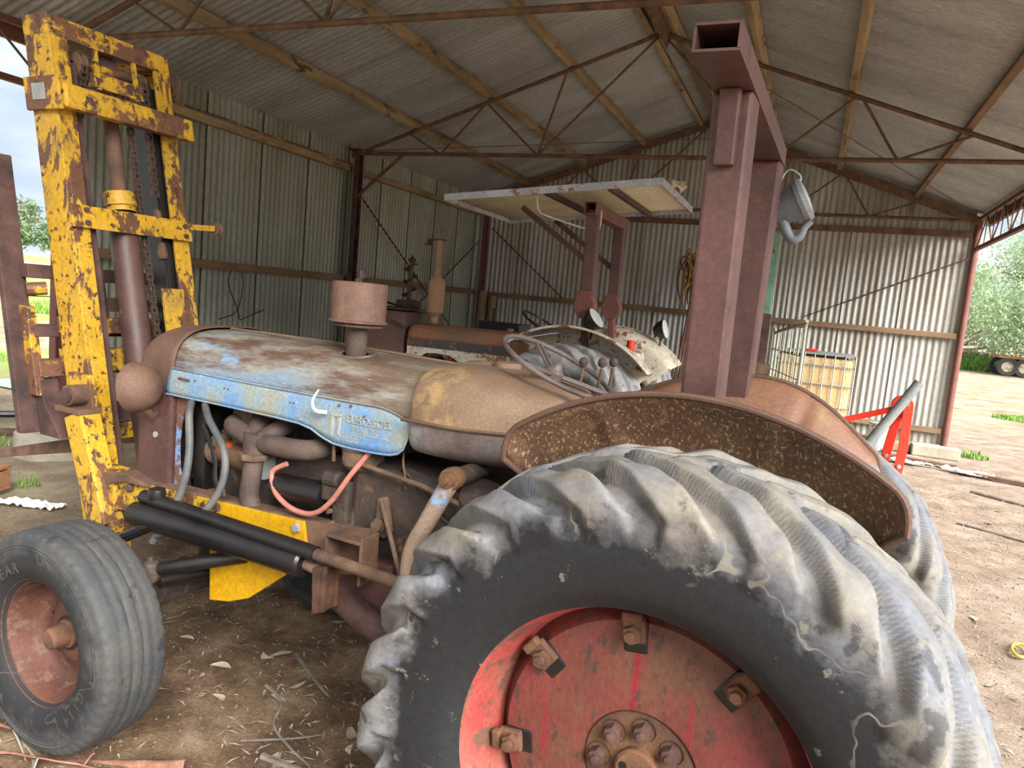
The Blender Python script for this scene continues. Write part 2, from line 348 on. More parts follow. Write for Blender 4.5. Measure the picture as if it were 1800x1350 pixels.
# ---- left wall
wall_l = struct(empty('wall_left'))
SHW = .864
me = corr(SHW*1.10, lambda x: (-.02, 3.585)).mesh('wall_sheet', True, 180)
for k in range(10):
    y = 4.42+SHW*k*.983
    o = ob('wall_sheet', me, M_wl, wall_l, loc=(XL-.075, y, 0)); o.rotation_euler[2] = math.pi/2
for z0, w_, h_ in ((3.26, .07, .085), (1.77, .06, .09), (.28, .06, .09)):
    for y0, y1 in ((4.40, 8.54), (8.70, 12.80)):
        MB().beam((XL-.02, y0, z0), (XL-.02, y1, z0), w_, h_).build('girt', M_girt if z0 < 3 else M_wood, wall_l, bevel=.006)
# cable strung under the top girt
MB().tube(smoothpts([(XL+.03, 4.45+.46*i, 3.315+.006*math.sin(i*2.1)) for i in range(10)], 4), .009, 6).build('cable', M_yel2, wall_l, smooth=True)
# ---- back wall
wall_b = struct(empty('wall_back'))
XB0 = XL-.10; nb = 10; wb = (XR-.06-XB0)/nb
for k in range(nb):
    x0 = XB0+wb*k
    mb = MB(); seg = 6; n = 9*seg
    def fn(i, j, x0=x0):
        xx = x0+wb*1.03*i/n; zt = zroof(xx)+.012
        return (xx, YB+.075-.011*math.cos(2*math.pi*i/seg)+.007*(i/n), (.06, 1.77, 3.3, zt)[j])
    mb.grid(fn, n+1, 4); mb.build('wall_sheet', M_wb, wall_b, smooth=True, ang=180)
for z0 in (1.75, 3.28, .28):
    MB().beam((XL+.05, YB+.02, z0), (XR-.06, YB+.02, z0), .06, .085).build('girt', M_girt if z0 < 3 else M_rust, wall_b, bevel=.006)
# ---- roof
ceil_ = struct(empty('ceiling'))
def slope_sheet(x0, x1):
    mb = MB(); seg = 6; n = 10*seg
    L_ = 8
    def fn(i, j):
        x = x0+(x1-x0)*j/L_; return (x, SHW*1.03*i/n, zroof(x)+.004*(i/n)+.010*math.cos(2*math.pi*i/seg))
    mb.grid(fn, n+1, L_+1); return mb.mesh('roof_sheet', True, 180)
msl = slope_sheet(XL-.22, XM-.001); msr = slope_sheet(XR+.25, XM+.001)
for k in range(16):
    y = .05+SHW*k*.985
    ob('roof_sheet', msl, M_rf, ceil_, loc=(0, y, 0)); ob('roof_sheet', msr, M_rf, ceil_, loc=(0, y, 0))
for s in (-1, 1):
    MB().add([(XM, 0, 5.055), (XM+s*.2, 0, 5.0), (XM+s*.2, 13, 5.0), (XM, 13, 5.055)], [(0, 1, 2, 3)]).build('ridge_cap', M_rf, ceil_, solid=.003)
for x in (-5.15, -4.10, -3.07, -2.14, -1.84, -.88, .08, 1.2):
    w_, h_ = (.055, .11)
    z = zroof(x)-.075; tilt = SL if x < XM else -SL
    upv = Vector((-tilt, 0, 1))
    MB().beam((x, .06, z), (x, YB-.12, z), w_+.012, h_, upv).build('purlin', M_wood if x < .5 else M_girt, ceil_, bevel=.006)
# barge board under the ridge, rust-red ridge angle and old bird-marked board
MB().beam((-1.93, 8.7, 4.78), (-1.93, 1.0, 4.78), .012, .16, (0.3, 0, 1)).build('ridge_angle', M_rust, ceil_)
MB().beam((-1.72, 8.75, 4.72), (-1.72, 12.6, 4.72), .02, .22, (-0.9, 0, .6)).build('ridge_board', M_greyw, ceil_)
# ---- trusses
def truss(y, label, rc=.026, back=False):
    T = empty('roof_truss', (0, y, 0)); zb = 3.47
    tag(T, label, 'truss', 'rusty roof trusses spanning the shed')
    MB().tube([(XL, 0, zb), (XR, 0, zb)], rc, 8).build('bottom_chord', M_rust, T, smooth=True)
    zt = lambda x: zroof(x)-.165
    for a, b in ((XL, XM), (XR, XM)):
        if back: MB().beam((a, -.03, zt(a)+.02), (b, -.03, zt(b)+.02), .06, .11).build('top_chord', M_rust, T, bevel=.004)
        else: MB().tube([(a, 0, zt(a)), (b, 0, zt(b))], rc, 8).build('top_chord', M_rust, T, smooth=True)
    L_ = [(-5.22, 1), (-4.73, 0), (-4.13, 1), (-3.387, 0), (-3.1, 1)]
    nodes = [(x, zt(x) if t else zb) for x, t in L_]
    def web(a, b): MB().tube([(a[0], 0, a[1]), (b[0], 0, b[1])], .014, 6).build('web_rod', M_rust, T, smooth=True)
    for a, b in zip(nodes, nodes[1:]): web(a, b)
    web((-3.387, zb), (XM, zt(XM)))
    R_ = [(.92, 0), (.14, 1), (-.62, 0)]
    rn = [(1.22, zt(1.22))]+[(x, zt(x) if t else zb) for x, t in R_]
    MB().tube(smoothpts([(1.22, 0, zt(1.22)-.02), (.70, 0, zb+.05), (.62, 0, zb+.02), (.55, 0, zb+.05), (.20, 0, zt(.14)-.05), (.13, 0, zt(.14)-.02), (.04, 0, zt(.14)-.06), (-.62, 0, zb+.02)], 3), .015, 6).build('web_rod', M_rust, T, smooth=True)
    web((-.62, zb), (XM, zt(XM)))
    return T
truss(4.37, 'nearest rusty pipe roof truss crossing the top of the picture')
truss(8.62, 'rusty pipe roof truss spanning midway over the old tractors')
truss(12.78, 'rusty roof truss bolted against the back corrugated wall', back=True)
truss(.12, 'rusty roof truss over the open front of the shed')
for a, b, l in (((-5.9, 8.62, 3.50), (-1.0, 12.7, 4.66), 'thin rusty tie wire slanting under the left roof sheets'), ((-.9, 8.5, 4.25), (2.0, 12.7, 3.56), 'thin rusty tie wire slanting under the right roof sheets')):
    tag(MB().tube([a, b], .006, 5).build('tie_wire', M_rust), l, 'wire')
# ---- posts
def post(x, y, label, m_, w=.075, pipe=False, top=3.5):
    T = empty('shed_post', (x, y, 0)); tag(T, label, 'post', 'steel posts of the shed')
    if pipe: MB().cyl((0, 0, -.05), (0, 0, top), .048, n=14).build('shaft', m_, T, smooth=True)
    else: MB().channel((0, 0, -.05), (0, 0, top), w, .11, .012, (0, 1, 0), -1).build('shaft', m_, T)
    MB().box((0, 0, top+.01), (.16, .16, .02)).build('cap_plate', m_, T)
post(XL+.06, 4.37, 'steel wall post hidden partly behind the yellow mast', M_sred)
post(XL+.07, 8.62, 'dark steel post halfway along the left wall', M_rustd)
post(XL+.10, YB-.06, 'rust red post in the far left corner of the shed', M_sred)
post(XR, YB, 'red oxide pipe post at the right end of the back wall', M_sred, pipe=True)
post(XR, .12, 'red oxide pipe post at the open front right corner', M_sred, pipe=True)
post(XL+.06, .12, 'steel post at the open front left corner', M_sred)
# timber packer against the middle left post
tag(MB().box((XL+.06, 8.73, 1.66), (.07, .07, 3.3)).build('timber_stud', M_girt, bevel=.006), 'pale timber stud fixed beside the dark left wall post', 'stud')
# knee brace + twisted bar braces
def twist(a, b, label, wd=.032):
    a = Vector(a); b = Vector(b); d = (b-a); n = int(d.length/.012); d.normalize(); x = d.cross(Vector((1, 0, .01))).normalized(); y = d.cross(x); mb = MB()
    def fn(i, j):
        p = a+(b-a)*(i/n); th = i*.36; q = x*math.cos(th)+y*math.sin(th); e_ = (-1, 1)[j]
        return p+q*(e_*wd/2)
    mb.grid(fn, n+1, 2); return tag(mb.build('twisted_brace', M_rustd, solid=.006), label, 'brace')
twist((XL+.05, 8.78, 2.93), (XL+.05, 12.1, .95), 'twisted steel wall brace falling towards the back corner')
twist((XL+.05, 12.75, 2.72), (XL+.05, 9.9, 1.05), 'twisted steel wall brace rising towards the back corner')
twist((XL+.25, YB-.03, 3.0), (-4.3, YB-.03, 1.80), 'twisted steel brace across the back wall left of the canopy', .026)
twist((2.04, YB-.03, 2.93), (-.15, YB-.03, 1.85), 'twisted steel brace across the back wall at right', .026)
tag(MB().tube([(XL+.08, 8.66, 2.90), (XL+.75, 8.66, 3.45)], .022, 6).build('knee_brace', M_rust, smooth=True), 'short rusty knee brace between left post and truss', 'brace')
# ---- eave girders over the open sides
def girder(x, y0, y1, label):
    T = empty('eave_girder', (x, y0, 0)); tag(T, label, 'girder'); L_ = y1-y0; zt, zb = 3.50, 3.06
    MB().beam((0, 0, zt), (0, L_, zt), .05, .05).build('top_chord', M_sred, T)
    MB().beam((0, 0, zb), (0, L_, zb), .05, .05).build('bottom_chord', M_sred, T)
    n = max(2, int(abs(L_)/.5)); pts = []
    for i in range(n+1): pts.append((0, L_*i/n, zt if i % 2 else zb))
    for a, b in zip(pts, pts[1:]): MB().tube([a, b], .010, 6).build('web_rod', M_rust, T, smooth=True)
    for i in range(1, n): MB().tube([(0, L_*i/n, zb), (0, L_*i/n, zt)], .008, 6).build('web_rod', M_rust, T, smooth=True)
girder(XR, YB-.05, .17, 'lattice eave girder along the open right side')
girder(XL, 4.32, .17, 'lattice eave girder over the open bay at far left')
for x in (XL-.175, XR+.14):
    MB().beam((x, .06, zroof(x)-.075), (x, YB, zroof(x)-.075), .05, .13).build('eave_purlin', M_sred, ceil_, bevel=.005)
# loop of wire on the left wall, leaning poles, hooks
tag(MB().tube(smoothpts([(XL-.02, 6.33, 1.18), (XL-.02, 6.6, 1.28), (XL-.02, 6.68, 1.62), (XL-.01, 6.55, 1.78), (XL-.02, 6.45, 1.6), (XL-.02, 6.62, 1.28), (XL-.02, 6.66, 1.18), (XL-.02, 6.8, 1.22), (XL-.02, 7.05, 1.30)], 8), .006, 5).build('wire_loop', M_black, smooth=True), 'black wire looped over a nail on the left wall', 'wire')
for k, (x, h_, r_) in enumerate(((-6.0+.16, 1.80, .095), (-5.62, 1.72, .075))):
    tag(MB().tube([(x, YB-.22, 0), (x-.02, YB-.1, h_)], [r_, r_*.9], 12).build('leaning_log', M_log, smooth=True), ('thick round log leaning in the far left corner', 'thinner round log leaning beside the corner log')[k], 'log')
# ================================================================== the near tractor with the mast on its nose
TR = empty('tractor', (-.1735, 2.2744, 0), math.atan2(.0807, -.9967))
tag(TR, 'near blue and brown tractor with a yellow lift mast on its nose', 'tractor')
# ---- tyres
def ag_tyre(Rb, prof, nl, kap, ph0, depth, name, t_w, wl=.23):
    """prof: list (radius,y) bead to bead; lugs raised along the profile normal; flat y is the axle direction"""
    P = [Vector((a, b, 0)) for a, b in prof]; P = smoothpts(P, 10); ns = len(P); nphi = nl*24; mb = MB()
    N = []
    for i in range(ns):
        t = P[min(i+1, ns-1)]-P[max(i-1, 0)]; nrm = Vector((-t.y, t.x, 0)).normalized()
        if nrm.dot(P[i]-Vector((Rb*.72, 0, 0))) < 0: nrm = -nrm
        N.append(nrm)
    arc = [0]
    for i in range(1, ns): arc.append(arc[-1]+(P[i]-P[i-1]).length)
    mid = min(range(ns), key=lambda i: abs(P[i].y)); pit = 2*math.pi/nl
    sm = lambda a, b, x: (lambda q: q*q*(3-2*q))(min(1, max(0, (x-a)/(b-a))))
    def fn(i, j):
        ph = 2*math.pi*i/nphi; s = (arc[j]-arc[mid]); t = abs(s)/t_w; side = P[j].y >= 0
        off = 0 if side else .5
        tt = min(t, 1.25); c = ph0+kap*tt
        fr = ((ph-c)/pit-off) % 1.0; fr = fr-1 if fr > .5 else fr
        w_ = wl+.05*min(t, 1)
        wear = noise.noise((math.cos(ph)*9, math.sin(ph)*9, s*14))
        k = 1-sm(w_-.04+.04*wear, w_+(.07 if fr < 0 else .13)+.04*wear, abs(fr))
        fade = (1-sm(1.05, 1.62, t))*(1 if t > .06 else sm(0, .06, t)*.9+.1)
        bul = .010*noise.noise((math.cos(ph)*4, math.sin(ph)*4, s*6))*(1-sm(1.2, 1.8, t))
        q = P[j]+N[j]*(depth*k*fade*(1+.25*wear)+bul)
        return (q.x*math.cos(ph), q.y, q.x*math.sin(ph))
    mb.grid(fn, nphi, ns, cu=True); return mb.mesh(name, True, 70)
def tyre_mat(name, r0, r1, grey, dust, blk):
    M = bpy.data.materials.new(name); M.use_nodes = True; t = M.node_tree; bs = t.nodes['Principled BSDF']; L = t.links.new
    tc = nn(t, 'ShaderNodeTexCoord'); mp = nn(t, 'ShaderNodeMapping'); mp.inputs['Scale'].default_value = (1, 0, 1); L(tc.outputs['Object'], mp.inputs[0])
    ln = nn(t, 'ShaderNodeVectorMath', operation='LENGTH'); L(mp.outputs[0], ln.inputs[0])
    def N_(s, d=8, r=.65):
        n = nn(t, 'ShaderNodeTexNoise'); n.inputs['Scale'].default_value = s; n.inputs['Detail'].default_value = d; n.inputs['Roughness'].default_value = r; L(tc.outputs['Object'], n.inputs['Vector']); return n.outputs['Fac']
    def MR(v, a, b, c=0, d=1):
        n = nn(t, 'ShaderNodeMapRange'); n.inputs['From Min'].default_value = a; n.inputs['From Max'].default_value = b; n.inputs['To Min'].default_value = c; n.inputs['To Max'].default_value = d; L(v, n.inputs['Value']); return n.outputs[0]
    def A(op, a, b):
        n = nn(t, 'ShaderNodeMath', operation=op)
        for i, q in enumerate((a, b)):
            if isinstance(q, (int, float)): n.inputs[i].default_value = q
            else: L(q, n.inputs[i])
        return n.outputs[0]
    def MX(f, a, b):
        n = nn(t, 'ShaderNodeMix', data_type='RGBA'); L(f, n.inputs[0])
        for k, q in ((6, a), (7, b)):
            if isinstance(q, tuple): n.inputs[k].default_value = q
            else: L(q, n.inputs[k])
        return n.outputs[2]
    wob = A('MULTIPLY', A('SUBTRACT', N_(6), .5), .34)
    f = MR(A('ADD', ln.outputs['Value'], wob), r0, r1)
    c = MX(MR(N_(5), .4, .62), grey, dust); c = MX(f, blk, c)
    # mud splash on the wall, dark scuffs on the lugs
    c = MX(A('MULTIPLY', MR(N_(15, 9, .72), .625, .655), .55), c, dust)
    c = MX(A('MULTIPLY', MR(N_(11, 6, .6), .61, .66), .6), c, blk)
    ab = nn(t, 'ShaderNodeMath', operation='ABSOLUTE'); L(A('SUBTRACT', N_(5.5, 3, .55), .5), ab.inputs[0])
    vein = A('MULTIPLY', MR(ab.outputs[0], .013, .005), MR(N_(3.3, 3, .5), .47, .53)); rad = MR(ln.outputs['Value'], r0-.10, r0-.04)
    c = MX(A('MULTIPLY', A('MULTIPLY', vein, rad), .8), c, dust)
    L(MX(MR(N_(55, 5), .3, .7, 0, .35), c, (.02, .02, .022, 1)), bs.inputs['Base Color'])
    bs.inputs['Roughness'].default_value = .75
    vo = nn(t, 'ShaderNodeTexVoronoi', feature='DISTANCE_TO_EDGE'); vo.inputs['Scale'].default_value = 26; L(tc.outputs['Object'], vo.inputs['Vector'])
    bp = nn(t, 'ShaderNodeBump'); bp.inputs['Strength'].default_value = .32; bp.inputs['Distance'].default_value = .004
    L(A('ADD', A('MULTIPLY', MR(vo.outputs['Distance'], 0, .03), .16), A('MULTIPLY', N_(60, 6, .7), 1.0)), bp.inputs['Height']); L(bp.outputs[0], bs.inputs['Normal'])
    return M
M_tyre = tyre_mat('rear_tyre_rubber', .55, .63, G(112,114,120), G(134,127,114), G(15,15,17))
M_ftyre = tyre_mat('front_tyre_rubber', .29, .36, G(58,60,62), G(74,72,67), G(26,26,28))
ZC, YW = .69, .65
half = [(.400, .185), (.440, .210), (.500, .222), (.555, .222), (.600, .210), (.632, .190), (.648, .158), (.655, .10), (.657, .04)]
prof = half+[(r_, -y_) for r_, y_ in half[::-1]]
me_t = ag_tyre(.67, prof, 22, R(26), R(-17), .044, 'rear_tyre', .185)
for s in (1, -1):
    ty_ = ob('rear_tyre', me_t, M_tyre, TR, loc=(0, s*YW, ZC))
    rim = MB().lathe([(.418, .196), (.424, .190), (.412, .184), (.400, .170), (.392, .150), (.382, .120), (.374, .085), (.368, .055), (.366, -.02), (.368, -.10), (.39, -.15), (.412, -.184), (.424, -.190)], n=96)
    rm = rim.build('rear_rim', M_orim, TR, smooth=True, loc=(0, s*YW, ZC), solid=.006)
    if s == -1: rm.scale = (1, 1, 1)
    # disc, slightly dished with clamp pockets
    dsc = MB().lathe([(.367, .015), (.348, .040), (.340, .058), (.332, .068), (.30, .072), (.20, .078), (.145, .082), (.133, .080), (.130, .070), (.125, .070), (.05, .074), (.0005, .074)], n=96)
    d_ = dsc.build('wheel_disc', M_ored, rm, smooth=True, ang=25)
    if s == -1: d_.scale = (1, -1, 1)
    if s == 1:
        hubp = MB().lathe([(.129, .0712), (.127, .0745), (.055, .0775), (.0005, .0775)], n=48).build('hub_plate', M_orust, rm, smooth=True, ang=25)
        MB().lathe([(.052, .074), (.052, .094), (.046, .100), (.0005, .101)], n=32).build('hub_cap', M_orust, rm, smooth=True)
        for k in range(2): MB().cyl((.03*(-1)**k, .0995, .01), (.03*(-1)**k, .1025, .01), .009, n=12).build('hub_hole', M_black, rm)
        for k in range(8):
            a = R(37+45*k); x, z = .306*math.cos(a), .306*math.sin(a); d = Vector((math.cos(a), 0, math.sin(a))); t_ = Vector((-math.sin(a), 0, math.cos(a)))
            rot = Matrix((t_, Vector((0, 1, 0)), d)).transposed()
            MB().box(Vector((0, .066, 0))+d*.300, (.058, .020, .078), rot).build('clamp_pocket', M_black, rm, bevel=.006)
            c_ = MB().box(Vector((0, .079, 0))+d*.318, (.050, .020, .060), rot); c_.box(Vector((0, .090, 0))+d*.350, (.046, .022, .022), rot)
            c_.build('rim_clamp', M_orust, rm, bevel=.005)
            nb_ = MB(); nb_.lathe([(.0005, .120), (.012, .119), (.012, .106)], o=d*.312, n=12); nb_.lathe([(.0005, .107), (.021, .106), (.021, .088)], o=d*.312, n=6)
            nb_.build('clamp_nut', M_orust, rm)
            a = R(2+45*k); d = Vector((math.cos(a), 0, math.sin(a)))
            MB().lathe([(.027, .0795), (.024, .074), (.0005, .0797)], o=d*.093, n=20).build('nut_recess', M_orust, rm)
            nb_ = MB(); nb_.lathe([(.0005, .104), (.019, .103), (.019, .078)], o=d*.093, n=6); nb_.lathe([(.0005, .113), (.009, .112), (.009, .10)], o=d*.093, n=10)
            nb_.build('wheel_nut', M_rustd, rm)
# valve and rear axle
MB().cyl((0, -.62, ZC), (0, .62, ZC), .085, n=20).build('rear_axle', M_eng, TR, smooth=True)
# ---- front wheels
fh = [(.212, .085), (.235, .106), (.270, .121), (.305, .123), (.330, .120), (.334, .122), (.340, .1195), (.345, .1215), (.351, .118), (.370, .112), (.380, .106), (.386, .094), (.390, .06), (.392, .012)]
fprof = fh+[(r_, -y_) for r_, y_ in fh[::-1]]
def front_tyre():
    P = smoothpts([Vector((a, b, 0)) for a, b in fprof], 5); n = 220; mb = MB(); ns = len(P)
    def fn(i, j):
        ph = 2*math.pi*i/n; p = P[j]; r_ = p.x
        for g in (-.056, -.02, .02, .056):
            yy = p.y-g-.004*math.sin(ph*70)
            if r_ > .37 and abs(yy) < .0045: r_ -= .006
        if .355 < r_ < .386 and abs(p.y) > .07 and i % 4 == 0: r_ -= .005
        if abs(r_-.335) < .012: r_ += .002
        return (r_*math.cos(ph), p.y, r_*math.sin(ph))
    mb.grid(fn, n, ns, cu=True); return mb.mesh('front_tyre', True, 60)
me_ft = front_tyre()
ZF, XF = .385, 2.07
for s in (1, -1):
    ft = ob('front_tyre', me_ft, M_ftyre, TR, loc=(XF, s*.715, ZF)); 
    fr_ = MB().lathe([(.222, .096), (.229, .090), (.221, .084), (.210, .078), (.202, .055), (.198, .015), (.192, -.012), (.178, -.030), (.155, -.038), (.13, -.034), (.10, -.014), (.075, -.004), (.06, -.008), (.0005, -.008)], n=64)
    f2 = fr_.build('front_rim', M_frim, TR, smooth=True, ang=40, loc=(XF, s*.715, ZF), solid=.004)
    if s == -1: f2.scale = (1, -1, 1)
    else:
        MB().lathe([(.052, -.012), (.050, .004), (.042, .008), (.038, .056), (.030, .066), (.0005, .067)], n=20).build('hub_cap', M_orust, f2, smooth=True, ang=30)
        MB().lathe([(.064, -.005), (.040, -.003)], n=24).build('hub_gap', M_black, f2)
        for k in range(5): a = R(72*k+20); MB().cyl((.115*math.cos(a), -.030, .115*math.sin(a)), (.115*math.cos(a), -.018, .115*math.sin(a)), .007, n=10).build('wheel_stud_hole', M_black, f2)
        M_letter = mat('letter_rubber', [G(50,50,50), G(70,69,66)], 20, .7, bump=.1)
        # raised lettering on the wall of the tyre
        def arc_text(txt, a0, step, rad, size):
            for i, ch in enumerate(txt):
                a = R(a0-step*i); tm = text_mesh(ch, size, .0012, 'letter', 'CENTER'); o = ob('letter', tm, M_letter, ft)
                u = Vector((math.cos(a), 0, math.sin(a))); tg = Vector((math.sin(a), 0, -math.cos(a)))
                u_ = u; x_ = -tg if False else tg
                mm = Matrix.Identity(4)
                for q in range(3): mm[q][0] = -x_[q]; mm[q][1] = u_[q]; mm[q][2] = (0, 1, 0)[q]
                pos = u*rad; mm[0][3], mm[1][3], mm[2][3] = pos.x, .1225, pos.z
                o.matrix_local = mm
        arc_text('GOODYEAR', 2, -9.6, .252, .055)
        arc_text('G114', 199, -8.5, .268, .05)
# ---- front axle, steering
ax_ = MB(); ax_.beam((2.07, -.60, .42), (2.07, .60, .42), .075, .085); ax_.box((2.07, 0, .47), (.16, .20, .14)); ax_.build('front_axle', M_eng, TR, bevel=.01)
MB().cyl((2.07, .60, .33), (2.07, .60, .54), .035, n=14).build('kingpin', M_black, TR, smooth=True)
sa = MB(); sa.beam((2.07, .60, .55), (1.90, .52, .57), .05, .035); sa.build('steering_arm', M_black, TR, bevel=.008)
tr_ = MB(); tr_.lathe([(.0005, .045), (.028, .035), (.040, 0), (.030, -.035), (.0005, -.045)], o=(1.90, .52, .60), axis=(0, 0, 1), n=16); tr_.cyl((1.90, .52, .64), (1.90, .52, .655), .012, n=8); tr_.build('ball_joint', M_eng, TR, smooth=True)
MB().tube([(1.90, .52, .60), (1.80, .46, .63), (1.50, .22, .70)], [.020, .026, .030], 12).build('drag_link', M_black, TR, smooth=True)
MB().tube([(2.20, .48, .62), (1.98, .44, .74)], .022, 10).build('cylinder_strut', M_black, TR, smooth=True)
MB().tube([(2.0, .40, .50), (1.90, .10, .50), (1.85, -.2, .50)], [.03, .03, .03], 12).build('tie_rod', M_black, TR, smooth=True)
# ---- chassis rails of the mast frame
for s in (1, -1):
    ra = MB(); ra.beam((2.43, s*.31, .755), (1.09, s*.31, .795), .016, .135, (0, 0, 1)); ra.beam((2.43, s*.285, .825), (1.09, s*.285, .865), .065, .012, (0, 0, 1)); ra.beam((2.43, s*.285, .69), (1.09, s*.285, .73), .065, .012)
    ra.build('frame_rail', M_rops if s == -1 else M_rust, TR, bevel=.003)
    if s == 1:
        MB().prism([(2.40, .69), (2.40, .82), (1.80, .845), (1.80, .71)], lambda u, v, d: (u, d, v), .319, .327).build('rail_plate', M_yel, TR, bevel=.002)
        p_ = MB().prism([(1.82, .845), (1.36, .862), (1.33, .725), (1.60, .515), (1.70, .475), (1.80, .455)], lambda u, v, d: (u, d, v), .320, .334).build('gusset_plate', M_yclean, TR, bevel=.002)
        for x, z in ((2.28, .80), (2.06, .79), (1.99, .80), (1.78, .825), (1.385, .835), (1.375, .765)): MB().lathe([(.0005, .020), (.016, .020), (.018, .012), (.018, 0)], o=(x, .328, z), n=6).build('bolt', M_rustd if x > 1.5 else M_galv, TR)
        MB().prism([(2.46, .80), (2.44, .835), (2.30, .86), (2.16, .835), (2.16, .825), (2.30, .82), (2.40, .79)], lambda u, v, d: (u, d, v), .26, .35).build('rail_end_pad', M_rusty if False else M_rust, TR, bevel=.008)
        # bracket at the rear end of the rail
        br = MB(); br.prism([(1.20, .88), (1.06, .90), (1.04, .74), (1.19, .71)], lambda u, v, d: (u, d, v), .31, .325); br.box((1.195, .36, .78), (.012, .09, .16)); br.box((1.05, .36, .81), (.012, .09, .16)); br.box((1.12, .36, .872), (.14, .10, .012)); br.build('rail_bracket', M_rust, TR, bevel=.003)
        cv = MB(); cv.prism([(1.22, .76), (1.16, .78), (1.16, .62), (1.21, .60)], lambda u, v, d: (u, d, v), .36, .375); cv.prism([(1.22, .76), (1.16, .78), (1.16, .62), (1.21, .60)], lambda u, v, d: (u, d, v), .42, .435); cv.box((1.17, .40, .69), (.012, .08, .14)); cv.build('cylinder_clevis', M_orust, TR, bevel=.003)
# lower tilt cylinder
MB().lathe([(.0005, 0), (.046, .002), (.048, .02), (.048, .80), (.050, .81), (.050, .86), (.042, .87), (.0005, .872)], o=(2.13, .42, .745), axis=(-.999, 0, .018), n=24).build('tilt_cylinder', M_black, TR, smooth=True)
MB().cyl((1.27, .42, .76), (1.19, .41, .745), .020, n=14).build('cylinder_rod', M_engb, TR, smooth=True)
MB().tube([(2.10, .405, .815), (1.26, .44, .815), (1.20, .44, .812)], .026, 12).build('upper_tube', M_black, TR, smooth=True)
MB().tube([(1.28, .44, .815), (.86, .44, .80), (.70, .44, .79)], .020, 12).build('steering_rod', M_rust, TR, smooth=True)
MB().lathe([(.0005, .03), (.03, .02), (.034, 0), (.03, -.02), (.0005, -.03)], o=(2.02, .41, .842), axis=(0, 0, 1), n=14).build('hose_fitting', M_black, TR, smooth=True)
# exhaust pipe going back low
MB().tube([(1.30, .24, .62), (1.08, .32, .585), (.95, .36, .57), (.75, .40, .57)], [.055, .05, .042, .04], 14).build('exhaust_tail', M_rustd, TR, smooth=True)
MB().prism([(1.42, .74), (1.0, .78), (1.0, .60), (1.20, .53)], lambda u, v, d: (u, d, v), .16, .29).build('sump_side', M_rops, TR, bevel=.01)
# ---- bonnet
def sec(y0, zc_, zt, w):
    # half section from crease to ridge
    pts = []
    for k in range(13):
        a = math.pi/2*k/12; pts.append((y0*math.cos(a)**.62 if k < 12 else 0, zc_+(zt-zc_)*math.sin(a)**.78))
    return pts
def bonnet_surface(x0, x1, nx, hole=None):
    mb = MB(); idx = {}
    S = sec(.278, 1.30, 1.472, 0); full = [(y, z) for y, z in S]+[(-y, z) for y, z in S[-2::-1]]
    fine = smoothpts([Vector((a, b, 0)) for a, b in full], 3); ny = len(fine)
    for i in range(nx):
        x = x0+(x1-x0)*i/(nx-1); u = (x-1.0)/1.1
        for p in fine:
            yy = p.x*(1-.03*u); q_ = (p.y-1.30)/.172; zz = p.y - q_*(.010+.015*max(0, min(1, (1.55-x)/.55))) - .034*(1-q_)*max(0, min(1, (1.12-x)/.15))**1.5*(1 if q_ < .45 else 0)*(1-q_/.45 if q_ < .45 else 0)
            dent = .004*noise.noise((x*5, yy*6, 1.3)); mb.v.append((x, yy, zz+dent))
    for i in range(nx-1):
        for j in range(ny-1):
            a, b = i*ny+j, (i+1)*ny+j
            c = (Vector(mb.v[a])+Vector(mb.v[b+1]))/2
            if hole and ((c.x-hole[0])/hole[2])**2+((c.y-hole[1])/hole[3])**2 < 1: continue
            mb.f.append((a, b, b+1, a+1))
    return mb
bon = bonnet_surface(.965, 2.13, 150, (1.33, .135, .068, .050)).build('bonnet', M_blue, TR, smooth=True, ang=50, solid=.003, off=-1)
def bz(x, y):
    S = sec(.278, 1.30, 1.472, 0)
    for (a, b), (c, d) in zip(S, S[1:]):
        if c <= y <= a: return b+(d-b)*(a-y)/max(a-c, 1e-6)
    return 1.47
MB().tube([(1.33+.068*math.cos(a), .135+.050*math.sin(a), bz(0, .135+.050*math.sin(a))-.013) for a in np.linspace(0, 2*math.pi, 41)[:-1]], .006, 6, closed=True).build('hole_rim', M_blue, bon, smooth=True)
